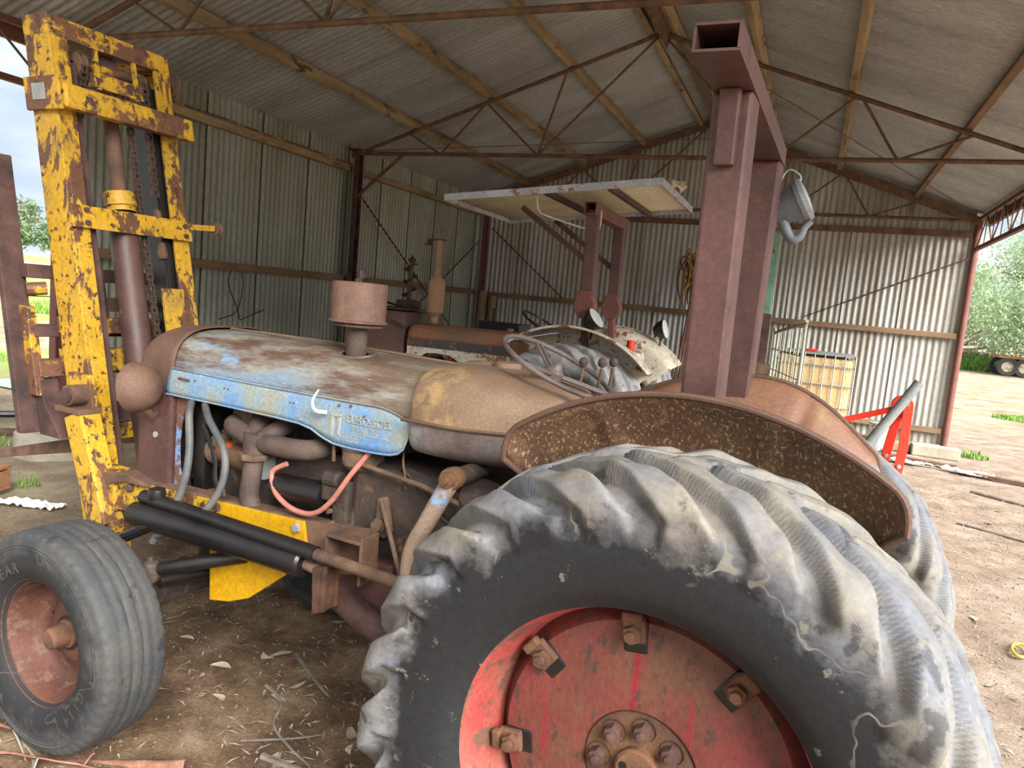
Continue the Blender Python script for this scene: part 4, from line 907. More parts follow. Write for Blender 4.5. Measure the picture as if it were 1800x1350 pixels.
for off, w_, h_ in ((0, .016, .105), ):
    db.beam(a_+Vector((0, .042, 0)), b_+Vector((0, .042, 0)), .012, .105, nrm); db.beam(a_+nrm*.048, b_+nrm*.048, .085, .012, nrm); db.beam(a_-nrm*.048, b_-nrm*.048, .085, .012, nrm)
db.build('diagonal_brace', M_yel, TR, bevel=.003)
bk = MB(); bk.box((2.435, .30, .66), (.14, .09, .38)); bk.build('mast_foot', M_yel2, TR, bevel=.006)
vb(MB(), -.005, .16, .24, .30, .40, .66).build('foot_plate', M_yel, TR, bevel=.004)
MB().box((2.36, .335, .57), (.03, .06, .16)).build('foot_gusset', M_yel2, TR, bevel=.004)
# carriage with fork
for y0, zt in ((.40, 2.12), (-.34, 2.12)):
    vb(MB(), .30, .335, y0-.065, y0+.035, .94, zt).build('backrest_post', M_rustd, TR, bevel=.004)
    vb(MB(), .25, .31, y0-.06, y0-.02, 1.10, 1.48).build('backrest_lug', M_yel2, TR, bevel=.004)
for z0, z1 in ((1.60, 1.66), (1.35, 1.40), (1.18, 1.25)): vb(MB(), .24, .31, -.34, .36, z0, z1).build('carriage_bar', M_rustd if z0 > 1.2 else M_yel2, TR, bevel=.004)
MB().tube([mq(.24, .29, 1.56), mq(.27, .36, 1.55)], .03, 10).build('backrest_roller', M_yel2, TR, smooth=True)
fk = MB().prism([(.30, 1.02), (.30, .93), (.15, .93), (.19, 1.0), (.24, 1.07), (.25, 1.17), (.30, 1.17)], lambda u, v, d: mq(u, d, v), .28, .36).build('fork_heel', M_rustd, TR, bevel=.004)
for y0 in (.16, -.20):
    t_ = MB(); x0, z0 = mq(.20, 0, .90)[0], .885; sl = -.24
    t_.prism([(0, .035), (0, -.035), (1.05, -.012), (1.1, 0), (1.05, .012)], lambda u, v, d, y0=y0: (x0+u, y0+d, z0+u*sl+v), -.06, .06); vb(t_, .20, .26, y0-.06, y0+.06, .88, 1.40); t_.build('fork_tine', M_rust, TR, bevel=.004)
# ================================================================== lantern hung from the roll-over frame
LW = empty('hand_lantern', (0, 0, 0)); tag(LW, 'grey plastic lantern hanging by wire from the brown roll-over bar', 'lantern')
def tw(x, y, z):
    F_ = Vector((-.9967, .0807, 0)); L_ = Vector((-.0807, -.9967, 0)); return Vector((-.1735, 2.2744, 0))+F_*x+L_*y+Vector((0, 0, z))
LW.location = tw(.01, -.62, 2.075); LW.scale = (.80, .80, .80)
axl = Vector((.82, -.10, .42)).normalized()
MB().lathe([(.0005, -.10), (.055, -.095), (.066, -.04), (.085, .02), (.090, .045), (.0005, .05)], o=(0, 0, .07), axis=axl, n=28).build('lantern_body', M_plas, LW, smooth=True, ang=40)
MB().lathe([(.084, .035), (.097, .04), (.100, .06), (.094, .075), (.082, .078), (.0005, .070)], o=(0, 0, .07), axis=axl, n=28).build('lens_ring', M_plas, LW, smooth=True, ang=30)
MB().lathe([(.080, .079), (.04, .084), (.0005, .086)], o=(0, 0, .07), axis=axl, n=28).build('lens', M_glass, LW, smooth=True)
MB().tube(smoothpts([(-.03, 0, .02), (.0, -.005, -.05), (.03, -.01, -.085), (.06, -.01, -.07), (.075, -.01, -.03), (.10, -.01, .0)], 6), [.026-.0004*i for i in range(31)], 12).build('lantern_handle', M_plas, LW, smooth=True)
MB().tube(smoothpts([(.02, 0, .15), (.03, .02, .20), (-.02, .04, .235), (-.05, .05, .20), (-.06, .03, .12)], 6), .004, 6).build('hanging_wire', M_white, LW, smooth=True)
# ================================================================== second tractor with the tin canopy
DB = empty('tractor', (-1.72, 6.15, 0), math.pi); tag(DB, 'faded red tractor under a tilted tin canopy, behind the blue bonnet', 'tractor')
M_dtyre = tyre_mat('second_tyre_rubber', .46, .60, G(150,152,156), G(176,172,162), G(50,52,56))
me_t2 = ag_tyre(.67, [(r_*1.0, y_*.9) for r_, y_ in prof], 20, R(25), 0, .034, 'rear_tyre', .17)
for s in (1, -1):
    ob('rear_tyre', me_t2, M_dtyre, DB, loc=(0, s*.66, .70))
    r2 = MB().lathe([(.418, .17), (.424, .165), (.40, .15), (.37, .10), (.366, -.10), (.412, -.165), (.424, -.17)], n=48).build('rear_rim', M_dbw, DB, smooth=True, loc=(0, s*.66, .70), solid=.006)
    MB().lathe([(.37, .0), (.30, .02), (.12, .06), (.10, .09), (.0005, .09)], n=40).build('wheel_disc', M_dbw, r2, smooth=True)
    f_ = ob('front_tyre', me_ft, M_ftyre, DB, loc=(1.88, s*.66, .385)); MB().lathe([(.222, .09), (.20, .06), (.18, .0), (.07, .02), (.0005, .03)], n=40).build('front_rim', M_dbw, DB, smooth=True, loc=(1.88, s*.66, .385), solid=.004)
MB().cyl((0, -.55, .70), (0, .55, .70), .09, n=18).build('rear_axle', M_eng, DB, smooth=True)
MB().beam((1.88, -.56, .42), (1.88, .56, .42), .08, .09).build('front_axle', M_eng, DB, bevel=.01)
MB().prism([(1.66, .55), (1.66, 1.0), (.55, 1.05), (-.2, 1.05), (-.2, .55), (.6, .48)], lambda u, v, d: (u, d, v), -.17, .17).build('engine_block', M_dred, DB, bevel=.03)
# bonnet: rounded top, striped side with an arched opening
def dsec():
    pts = []
    for k in range(11):
        a = math.pi/2*k/10; pts.append((.235*math.cos(a)**.5 if k < 10 else 0, 1.29+.145*math.sin(a)**.7))
    return pts
S = dsec(); fullS = S+[(-y, z) for y, z in S[-2::-1]]
db_b = MB().grid(lambda i, j: (.66+1.06*i/20, fullS[j][0], fullS[j][1]-.015*(i/20)), 21, len(fullS)).build('bonnet', M_dbr, DB, smooth=True, ang=60, solid=.004)
for s in (1, -1):
    MB().prism([(.66, 1.295), (1.72, 1.28), (1.72, 1.215), (.66, 1.225)], lambda u, v, d: (u, s*d, v), .236, .240).build('side_stripe', M_stripe, DB)
    arch = [(.66, 1.224), (1.72, 1.214), (1.72, 1.0), (1.60, 1.0), (1.58, 1.12), (1.52, 1.165), (1.42, 1.175), (1.28, 1.17), (1.20, 1.13), (1.14, 1.10), (.66, 1.10)]
    MB().prism(arch, lambda u, v, d: (u, s*d, v), .228, .236).build('side_panel', M_dbw, DB)
MB().prism([(1.14, 1.09), (.66, 1.10), (.66, .98), (1.10, .96)], lambda u, v, d: (u, d, v), .18, .225).build('lower_side_panel', M_dred, DB, bevel=.01)
o = ob('lettering', text_mesh('DAVID', .060, .0012), M_dbr, DB); o.matrix_local = Matrix.Translation((1.715, .2415, 1.228)) @ rotm
fp = MB(); fp.cyl((1.30, .12, 1.02), (1.30, .12, 1.13), .05, n=14); fp.cyl((1.30, .12, 1.13), (1.30, .12, 1.17), .025, n=12); fp.box((1.30, .10, 1.02), (.16, .10, .10)); fp.build('fuel_pump', M_dred, DB, bevel=.008)
MB().box((1.48, .10, 1.04), (.16, .14, .12)).build('filter_housing', M_eng, DB, bevel=.03)
for x in (1.22, 1.15): MB().tube(smoothpts([(x+.03, .17, 1.17), (x, .20, 1.13), (x-.03, .2, 1.03)], 5), .006, 6).build('fuel_line', M_white, DB, smooth=True)
fullS2 = [(y*1.06, z+.01) for y, z in ([(.235, 1.02), (.235, 1.15)]+S)]; fullS2 = fullS2+[(-y, z) for y, z in fullS2[-2::-1]]
MB().grid(lambda i, j: (.675-.17*math.sin(i/9*math.pi/2), fullS2[j][0]*(1-.25*(1-math.cos(i/9*math.pi/2))), fullS2[j][1]-.06*(1-math.cos(i/9*math.pi/2))), 10, len(fullS2)).build('dash_cowl', mat('dash_rust', [G(104,74,50), G(136,92,58)], 5, .7, bump=.2, spot=(G(150,100,50), .56, 8, .08)), DB, smooth=True, ang=60, solid=.004)
MB().lathe([(.0005, .035), (.03, .03), (.035, 0)], o=(.80, 0, 1.43), axis=(0, 0, 1), n=16).build('filler_cap', M_dbr, DB, smooth=True)
# vertical muffler
mf = MB().lathe([(.0005, 0), (.033, 0), (.036, .06), (.074, .10), (.077, .12), (.077, .37), (.072, .39), (.038, .435), (.033, .45), (.030, .76), (.0005, .76)], o=(1.53, .10, 1.44), axis=(0, 0, 1), n=28).build('muffler', mat('muffler_rust', [G(120,98,84), G(150,116,88), G(160,128,104)], 4, .8, bump=.3), DB, smooth=True, ang=18)
rc_ = MB(); rc_.box((1.56, .10, 2.205), (.15, .07, .012)); rc_.prism([(1.64, 2.21), (1.68, 2.15), (1.63, 2.15)], lambda u, v, d: (u, d, v), .07, .13); rc_.build('rain_cap', M_rustd, mf)
# steering wheel
c2 = Vector((.50, 0, 1.50)); a2 = Vector((-.5, 0, .86)).normalized(); yy = a2.cross(Vector((0, 1, 0)))
sw2 = MB().tube([c2+(Vector((0, 1, 0))*math.cos(a)+yy*math.sin(a))*.20 for a in np.linspace(0, 2*math.pi, 37)[:-1]], .011, 8, closed=True).build('steering_wheel', M_black, DB, smooth=True)
for k in range(3): a = R(90+120*k); MB().tube([c2-a2*.02, c2+(Vector((0, 1, 0))*math.cos(a)+yy*math.sin(a))*.20], .007, 6).build('spoke', M_rust, sw2, smooth=True)
MB().cyl(c2-a2*.02, c2-a2*.3, .018, .025, 10).build('steering_column', M_rust, DB, smooth=True)
# mudguards (cream, rust specked)
def guard2(s):
    NA, NR = 36, 9; mb = MB(); a0, a1 = R(53), R(140)
    def fn(i, j):
        a = a0+(a1-a0)*i/(NA-1); t = j/(NR-1)
        if t < .6: r_ = .50+.30*t/.6; y = .42+.01*t
        else: q = (t-.6)/.4; r_ = .80+.03*math.sin(q*math.pi/2); y = .43+.33*q
        return (r_*math.cos(a), s*y, .70+r_*math.sin(a))
    mb.grid(fn, NA, NR); o = mb.build('mudguard', M_dbf, DB, smooth=True, ang=60, solid=.005)
    MB().tube([Vector(fn(i, NR-1)) for i in range(NA)], .010, 6).build('guard_lip', M_dbf, o, smooth=True)
    for k in range(2): MB().lathe([(.0005, .012), (.016, .010), (.018, 0)], o=fn(13+4*k, 7), axis=(0, .2*s, 1), n=8).build('guard_bolt', M_rust, o)
guard2(1); guard2(-1)
# roll bar and canopy
for s in (1, -1):
    y = .42*s; pp = MB(); pp.beam((-.02, y, 1.72), (0, y, 2.46), .10, .10, (1, 0, 0)); pp.build('roll_bar_post', M_rops, DB, bevel=.012)
    MB().prism([(-.05, 1.82), (.05, 1.82), (.075, 1.72), (.075, 1.66), (.03, 1.60), (-.04, 1.60), (-.09, 1.66), (-.09, 1.72)], lambda u, v, d: (u, d, v), y-.06, y+.06).build('post_clamp', M_sred, DB, bevel=.006)
    MB().beam((-.08, y, 1.0), (-.01, y, 1.66), .085, .05, (1, 0, 0)).build('post_stub', M_sred, DB, bevel=.006)
    MB().beam((.03, y, 2.06), (.62, y, 2.46), .012, .045).build('canopy_brace', M_rustd, DB)
hb = MB()
for dz, dx, w_, h_ in ((.045, 0, .10, .008), (-.045, 0, .10, .008), (0, .046, .008, .082), (0, -.046, .008, .082)): hb.beam((dx, .54, 2.46+dz), (dx, -.54, 2.46+dz), w_, h_)
hb.build('roll_bar_beam', M_sred, DB)
def cz(x): return 2.585-.098*x   # canopy plane falls towards the front
cp_ = MB(); n = 150
cp_.grid(lambda i, j: (-.58+1.76*j/3, -.68+1.42*i/n, cz(-.58+1.76*j/3)+.02+.013*math.cos(i*2*math.pi/8)), n+1, 4); can = cp_.build('canopy_sheet', M_canp, DB, smooth=True, ang=180, solid=.002)
for y in (.74, -.68): MB().beam((-.58, y, cz(-.58)), (1.18, y, cz(1.18)), .012, .055).build('canopy_rail', M_canf, DB, bevel=.002)
for x in (-.58, 1.18): MB().beam((x, -.68, cz(x)), (x, .74, cz(x)), .012, .055).build('canopy_rail', M_canf, DB, bevel=.002)
MB().beam((.30, -.68, cz(.3)-.02), (.30, .74, cz(.3)-.02), .04, .04).build('canopy_bearer', M_rustd, DB)
MB().beam((-.2, -.68, cz(-.2)-.02), (-.2, .74, cz(-.2)-.02), .04, .04).build('canopy_bearer', M_rustd, DB)
MB().tube(smoothpts([(.42, .62, 2.53), (.40, .62, 2.42), (.34, .55, 2.38), (-.0, .42, 2.30), (-.05, .40, 2.34), (-.05, .40, 2.46)], 5), .008, 6).build('canopy_cable', M_white, DB, smooth=True)
crm = MB(); crm.grid(lambda i, j: (-.42-.05*i+.02*math.sin(j), -.1+.05*j, cz(-.5)+.06+.07*abs(math.sin(i*2.1+j*1.3))), 5, 6); crm.build('crumpled_corner', M_canp, can, solid=.003)
def wlamp(x, y, z, ax_):
    o = MB().lathe([(.0005, -.09), (.04, -.085), (.075, -.04), (.092, .01), (.095, .02), (.088, .024)], o=(x, y, z), axis=ax_, n=24).build('work_lamp', M_black, DB, smooth=True, ang=40)
    MB().lathe([(.088, .022), (.0005, .028)], o=(x, y, z), axis=ax_, n=24).build('lamp_lens', M_glass, o)
    MB().tube([(x, y, z-.05), (x+.02, y, z-.16)], .01, 6).build('lamp_stalk', M_rustd, o, smooth=True)
wlamp(-.12, .52, 1.60, (-.6, .1, .45)); wlamp(-.46, -.60, 1.55, (-.9, .1, .25))
MB().box((-.35, .02, 1.20), (.10, .5, .30)).build('seat_back', M_dbf, DB, bevel=.04)
ex = MB().cyl((-.35, .16, 1.28), (-.35, .16, 1.45), .035, n=12).build('red_canister', M_hred, DB, smooth=True, ang=40)
MB().box((.22, .76, 1.44), (.22, .16, .004), Matrix.Rotation(.25, 3, 'Y')).build('folded_sheet', M_paperb, DB)
MB().box((.1, 0, 1.15), (.5, .5, .12)).build('platform', M_dred, DB, bevel=.02)
for o_ in list(DB.children):
    if o_.name.split('.')[0] in ('bonnet', 'side_stripe', 'side_panel', 'lettering', 'muffler', 'dash_cowl', 'filler_cap', 'lower_side_panel'): o_.location.z -= .028
# ================================================================== rusty sheet-metal machine left of the second tractor
HB = empty('engine_housing', (-3.82, 6.20, 0)); tag(HB, 'big rusty brown sheet metal housing in front of the faded red tractor', 'machine')
MB().box((0, 0, .76), (.66, .55, 1.46)).build('housing_body', mat('housing_rust', [G(76,54,50), G(98,72,64), G(110,84,72)], 3, .7, bump=.2), HB, bevel=.02)
MB().box((-.02, .02, 1.51), (.60, .46, .02)).build('housing_lid', M_rustd, HB, bevel=.006)
tk2 = MB().lathe([(.0005, .0), (.11, 0), (.125, .02), (.125, .06), (.11, .075), (.0005, .08)], o=(.14, .1, 1.52), axis=(0, 0, 1), n=28).build('header_tank', M_rustd, HB, smooth=True, ang=40)
MB().cyl((.14, .1, 1.595), (.14, .1, 1.62), .02, n=10).build('tank_cap', M_rustd, tk2)
MB().lathe([(.0005, 0), (.03, 0), (.034, .10), (.06, .17), (.066, .20), (.0005, .19)], o=(-.12, -.3, 1.42), axis=(1, .05, .02), n=20).build('horn', M_engb, HB, smooth=True, ang=40)
MB().box((-.42, -.18, 1.40), (.10, .04, .12)).build('end_bracket', M_black, HB, bevel=.004)
MB().tube([(.18, -.29, 1.40), (.30, -.30, 1.36), (.36, -.3, 1.35)], .012, 8).build('handle', M_engb, HB, smooth=True)
MB().tube(smoothpts([(-.25, -.2, 1.54), (0, -.24, 1.57), (.25, -.2, 1.535)], 6), .012, 6).build('belt', M_black, HB, smooth=True)
# auger leaning behind it
AU = empty('post_hole_auger', (-4.38, 7.45, 0)); tag(AU, 'rusty spiral post hole auger standing point up by the left wall', 'auger')
MB().cyl((0, 0, .02), (.03, 0, 2.05), .026, n=12).build('auger_shaft', M_rust, AU, smooth=True)
hx = MB(); n = 170
hx.grid(lambda i, j: (.03*(.02+1.98*i/n)/2.05+(.02+.062*j)*math.cos(i*.26), (.02+.062*j)*math.sin(i*.26), .95+1.05*i/n), n+1, 2); hx.build('auger_flight', M_rustd, AU, solid=.006)
MB().lathe([(.0005, .07), (.015, .03), (.05, .01), (.05, -.015), (.02, -.03)], o=(.03, 0, 2.04), axis=(0, 0, 1), n=6).build('auger_point', M_rustd, AU)
tag(MB().box((-3.2, 7.6, .72), (.5, .3, 1.42)).box((-3.32, 7.6, 1.50), (.05, .05, .16)).build('dark_crate', M_black, bevel=.01), 'dark steel crate with a stub behind the muffler', 'crate')
# ================================================================== right-hand clutter by the back wall
IB = empty('caged_liquid_tank', (.08, 11.45, 0)); tag(IB, 'caged cream plastic liquid tank against the back wall', 'tank')
MB().box((0, 0, .74), (.98, .90, 1.12)).build('plastic_bottle', M_ibc, IB, bevel=.06)
MB().box((0, 0, 1.335), (1.04, .96, .03)).build('top_frame', M_pipe, IB, bevel=.004)
for z in (.30, .62, .92, 1.18):
    MB().tube([(-.52, -.48, z), (.52, -.48, z), (.52, .48, z), (-.52, .48, z)], .011, 6, closed=True).build('cage_ring', M_galv, IB, smooth=True)
for k in range(9):
    x = -.52+1.04*k/8
    MB().tube([(x, -.485, .14), (x, -.485, 1.34)], .009, 6).build('cage_bar', M_galv, IB, smooth=True)
    if 0 < k: MB().tube([(.525, -.48+.96*(k-1)/7, .14), (.525, -.48+.96*(k-1)/7, 1.34)], .009, 6).build('cage_bar', M_galv, IB, smooth=True)
MB().box((0, 0, .07), (1.04, .96, .14)).build('pallet_base', M_greyw, IB, bevel=.01)
MB().box((-.05, -.1, 1.37), (.16, .12, .03)).build('red_cap', M_hred, IB, bevel=.01)
# gate-like cage panel
RG = empty('cage_panel', (-.20, 7.9, 0)); tag(RG, 'pale green tubular cage panel in front of the cream tank', 'cage panel')
A_ = Vector((-.17, .65, 0)); B_ = Vector((.14, -.70, 0))
MB().tube(smoothpts([A_+Vector((0, 0, 0)), A_+Vector((0, 0, 1.5)), A_+Vector((.01, 0, 1.60)), B_+Vector((-.02, .1, 1.71)), B_+Vector((0, 0, 1.66)), B_+Vector((0, 0, .75)), B_+Vector((-.02, .1, .70)), A_+Vector((0, .0, .70))], 5), .016, 8).build('panel_frame', M_ltgreen, RG, smooth=True)
MB().tube([B_, B_+Vector((0, 0, .8))], .016, 8).build('panel_leg', M_ltgreen, RG, smooth=True)
for k in range(1, 8):
    p = A_+(B_-A_)*(k/8); MB().tube([p+Vector((0, 0, .70)), p+Vector((0, 0, 1.60+.09*k/8))], .011 if k % 2 else .007, 6).build('panel_bar', M_ltgreen, RG, smooth=True)
for z in (.95, 1.2, 1.42): MB().tube([A_+Vector((0, 0, z)), B_+Vector((0, 0, z))], .005, 5).build('panel_wire', M_ltgreen, RG, smooth=True)
tag(MB().box((-.52, 8.9, .60), (.34, .40, 1.0)).box((-.52, 8.9, 1.16), (.30, .36, .12)).build('junk_box', M_engb, bevel=.02), 'dusty box of scrap beneath the cage panel', 'box')
HC = empty('hoist_column', (-.56, 9.2, 0)); tag(HC, 'tall green and brown painted hoist column behind the brown roll-over posts', 'column')
MB().box((.02, 0, 2.35), (.11, .10, 1.1)).build('column_top', M_green, HC, bevel=.006)
MB().box((.03, 0, .90), (.13, .12, 1.8)).build('column_base', M_rustd, HC, bevel=.006)
MB().box((-.10, -.10, .92), (.14, .06, 1.20)).build('red_plate', M_redpaint, HC, bevel=.004)
MB().tube([(.085, -.04, 2.9), (.09, -.04, 1.4)], .008, 6).build('column_cable', M_ltgreen, HC, smooth=True)
# yellow strap bundle and leaning poles
SB = empty('strap_bundle', (-1.93, 11.95, 0)); tag(SB, 'bundle of yellow ratchet straps hung on poles by the back wall', 'straps')
rnd = random.Random(3)
for k in range(16):
    x = rnd.uniform(-.10, .18); y = rnd.uniform(-.08, .08); top = rnd.uniform(2.55, 2.75); bot = rnd.uniform(1.75, 2.25)
    MB().tube(smoothpts([(x, y, bot), (x+rnd.uniform(-.1, .1), y, (top+bot)/2), (x+rnd.uniform(-.06, .06), y, top), (x+rnd.uniform(-.12, .16), y+.05, top-.12), (x+.03, y+.05, bot+.2)], 4), .012, 5).build('strap', M_yel if k % 3 else M_rust, SB, smooth=True)
for a, b, l in (((-2.02, 12.0, 0), (-1.84, 12.35, 2.7), 'rust red pole leaning on the back wall under the straps'), ((-1.78, 12.0, 0), (-1.92, 12.4, 2.2), 'grey pole leaning on the back wall under the straps'), ((-1.98, 12.3, 0), (-1.88, 12.7, 3.25), 'thin rusty rod leaning on the back wall above the straps')):
    tag(MB().tube([a, b], .022, 8).build('leaning_pole', M_sred if 'red' in l else M_greyw if 'grey' in l else M_rust, smooth=True), l, 'pole')
# red three point frame and grey pipe
RH = empty('three_point_frame', (.80, 7.2, 0)); tag(RH, 'bright red three point linkage frame standing behind the mudguard', 'implement')
def bar(a, b, w, t, name='frame_bar'): return MB().beam(a, b, t, w, (1, 0, .3)).build(name, M_hred, RH, bevel=.004)
hp = MB().prism([(.0+.085*math.cos(a), 1.10+.075*math.sin(a)) for a in np.linspace(0, math.pi, 10)]+[(-.09, 1.02), (.09, 1.0)], lambda u, v, d: (u+.01, d, v), -.03, .03).build('head_plate', M_hred, RH, bevel=.004)
MB().box((.02, -.032, 1.10), (.09, .006, .022)).build('head_slot', M_pipe, hp)
for x0, pts in ((0, [(.055, -.04, 1.05), (.06, -.06, .72), (.0, -.10, .06)]), (0, [(.0, .05, 1.04), (-.05, .08, .64), (-.10, .12, .06)])):
    for a, b in zip(pts, pts[1:]): bar(a, b, .075, .02, 'frame_leg')
MB().beam((-.52, .02, .86), (-.02, .0, 1.06), .03, .05).build('stay_bar', M_hred, RH, bevel=.004)
MB().beam((-.5, .02, .86), (-.5, .05, .06), .03, .05, (1, 0, 0)).build('stay_leg', M_hred, RH, bevel=.004)
MB().box((-.12, .02, .13), (.80, .14, .12)).build('cross_member', M_hred, RH, bevel=.008)
for p in ((.045, -.085, .56), (-.05, .06, .62)): MB().lathe([(.0005, -.02), (.018, -.018), (.02, 0)], o=p, n=8).build('frame_pin', M_galv, RH)
tag(MB().lathe([(.036, 0), (.042, 0), (.042, 1.48), (.036, 1.48)], o=(.18, 7.02, .02), axis=(.482, 0, .876), n=20, closed=True).build('grey_pipe', M_pipe, smooth=True, ang=40), 'grey plastic pipe leaning across the red linkage frame', 'pipe')
BK = empty('paint_bucket', (1.10, 11.9, 0)); tag(BK, 'dirty white bucket standing behind the red frame', 'bucket')
MB().lathe([(.0005, .005), (.13, .005), (.15, .36), (.155, .36), (.155, .385), (.0005, .385)], axis=(0, 0, 1), n=28).build('bucket_body', mat('bucket_skin', [G(150,154,160), G(196,200,206)], 5, .5, bump=.1, spot=(G(60,60,66), .54, 6, .04)), BK, smooth=True, ang=40)
MB().lathe([(.0005, .40), (.16, .395), (.163, .375), (.157, .37)], axis=(0, 0, 1), n=28).build('bucket_lid', M_pipe, BK, smooth=True, ang=30)
tag(MB().box((1.86, 12.05, .07), (.62, .24, .16)).build('concrete_beam', M_conc, bevel=.015), 'pale concrete beam lying at the foot of the right post', 'beam')
tag(MB().box((1.42, 12.15, .06), (.26, .16, .14)).build('concrete_block', mat('brick_dust', [G(150,112,84), G(176,138,106)], 6, .95, bump=.5), bevel=.015), 'brownish brick lying left of the concrete beam', 'brick')
tag(MB().box((1.5, 11.2, .03), (1.0, .10, .05), Matrix.Rotation(-.22, 3, 'Z')).build('rusty_bar', M_rust, bevel=.006), 'flat rusty bar on the dirt before the concrete beam', 'bar')
tag(MB().box((2.5, 10.6, .03), (.8, .08, .04), Matrix.Rotation(-.3, 3, 'Z')).build('rusty_bar', M_rust, bevel=.006), 'flat rusty bar on the open dirt right of the white plastic', 'bar')
pls = MB(); rnd = random.Random(5)
pls.grid(lambda i, j: (1.05+1.3*i/40+.05*noise.noise((i*.3, j, 0)), 11.0-.30*i/40+.12*j/6+.25*noise.noise((i*.08, 2, j*.2)), .02+.07*abs(noise.noise((i*.35, j*.9, 4)))), 41, 7)
tag(pls.build('plastic_sheet', M_cloth, solid=.003), 'crumpled white plastic sheet strewn on the dirt by the back wall', 'plastic')
tag(MB().tube([(.045*math.cos(a)+1.30, 4.75+.09*math.sin(a)+.05*math.cos(a), .015) for a in np.linspace(0, 6.283, 25)[:-1]], .007, 6, closed=True).build('plastic_ring', M_ylw2, smooth=True), 'small yellow plastic ring lying on the dirt at right', 'ring')
# ================================================================== left of the shed
tag(MB().lathe([(.0005, .22), (.26, .21), (.29, .18), (.30, -.03)], o=(XL+.06, 4.37, 0), axis=(0, 0, 1), n=28).build('concrete_footing', M_conc, smooth=True, ang=40), 'round concrete footing around the wall post under the fork', 'footing')
PA = empty('timber_pallet', (-5.50, 2.97, 0), .3); tag(PA, 'broken timber pallet pieces at the left edge of the ground', 'pallet')
M_palw = mat('pallet_wood', [G(140,96,62), G(176,128,88)], 6, .85, bump=.4, stretch=(.3, 1, 1))
for z in (.02, .17): 
    for k in range(4): MB().box((0, -.3+.2*k, z+.012), (.9, .12, .022)).build('deck_board', M_palw, PA, bevel=.004)
for x in (-.4, 0, .4): MB().box((x, 0, .10), (.09, .72, .115)).build('bearer', M_palw, PA, bevel=.005)
cl = MB(); cl.grid(lambda i, j: (-4.95+.42*i/24, 3.18+.10*i/24+.12*j/6+.03*noise.noise((i*.2, j, 1)), .02+.05*abs(noise.noise((i*.3, j*.7, 2)))), 25, 7)
tag(cl.build('white_cloth', M_cloth, solid=.003), 'crumpled white cloth lying on the leaf litter by the pallet', 'cloth')
for k, (x, y, L_, a, m_, l) in enumerate(((-7.3, 5.35, 1.3, .9, M_black, 'black pipe lying on the ground left of the shed'), (-7.0, 5.9, 1.5, .7, M_rustd, 'dark rusty angle bar lying past the wall end'), (-6.7, 4.6, .9, .75, M_rust, 'short rusty bar lying beside the concrete footing'), (-6.6, 5.0, .8, .8, M_galv, 'short grey bar lying beside the concrete footing'))):
    d = Vector((math.cos(a), math.sin(a), 0))*L_/2; c = Vector((x, y, .04))
    tag(MB().tube([c-d, c+d], .035, 8).build('scrap_bar', m_, smooth=True), l, 'scrap')
tag(MB().box((-9.5, 6.35, .02), (.7, .5, .015)).build('green_sheet', mat('pale_green_sheet', [G(150,180,160), G(176,200,182)], 3, .6, bump=0)), 'pale green sheet lying on the open ground far left', 'sheet')
M_grass = mat('grass_green', [G(84,120,44), G(112,150,58), G(138,170,84)], 3, .8, bump=0)
M_field = mat('field_green', [G(118,168,70), G(150,192,92)], .12, .9, bump=0)
fld = MB(); fld.grid(lambda i, j: (-320+290*i/20, 16+300*j/30 if i < 20 else 18+300*j/30, .03+1.2*max(0, (12-i)/12)), 21, 31)
struct(fld.build('floor_field', M_field, smooth=True))
rd = MB(); rd.add([(-60, 34, .06), (-24, 12, .04), (-21, 13.5, .04), (-54, 38, .06)], [(0, 1, 2, 3)])
def tuft(cx_, cy_, rx_, ry_, n, h, label, name='grass_patch'):
    rnd = random.Random(int(cx_*100)); mb = MB()
    for i in range(n):
        a = rnd.uniform(0, 6.283); q = math.sqrt(rnd.random()); x = cx_+rx_*q*math.cos(a); y = cy_+ry_*q*math.sin(a); hh = h*rnd.uniform(.5, 1.1)*(1.1-q*.6); b = rnd.uniform(0, 6.283); w = h*.07
        dx, dy = math.cos(b)*w, math.sin(b)*w; lx, ly = rnd.uniform(-.5, .5)*hh, rnd.uniform(-.5, .5)*hh
        mb.add([(x-dx, y-dy, -.01), (x+dx, y+dy, -.01), (x+lx*.5+dx*.6, y+ly*.5+dy*.6, hh*.65), (x+lx, y+ly, hh)], [(0, 1, 2), (0, 2, 3)])
    o = mb.build(name, M_grass); o['kind'] = 'stuff'; tag(o, label, 'grass'); return o
tuft(-21.5, 15.6, 1.2, .8, 900, .45, 'bright green grass tuft beyond the yellow mast')
tuft(-11.6, 7.9, 1.3, .35, 900, .10, 'low green grass strip on the ground left of the mast')
tuft(-6.9, 4.1, .5, .35, 250, .10, 'thin green grass by the concrete footing')
tuft(-5.25, 3.62, .10, .08, 30, .09, 'small green weeds beside the pallet')
tuft(5.0, 20.0, .9, .6, 900, .16, 'green weeds on the bare ground right of the shed')
tuft(5.2, 16.8, .45, .3, 250, .12, 'small green weeds on the bare ground at right')
tuft(2.42, 12.55, .22, .2, 120, .13, 'green weeds at the foot of the right post')
tuft(9.6, 54, 3.2, 4.0, 3500, 1.0, 'tall green weeds in front of the wood heap')
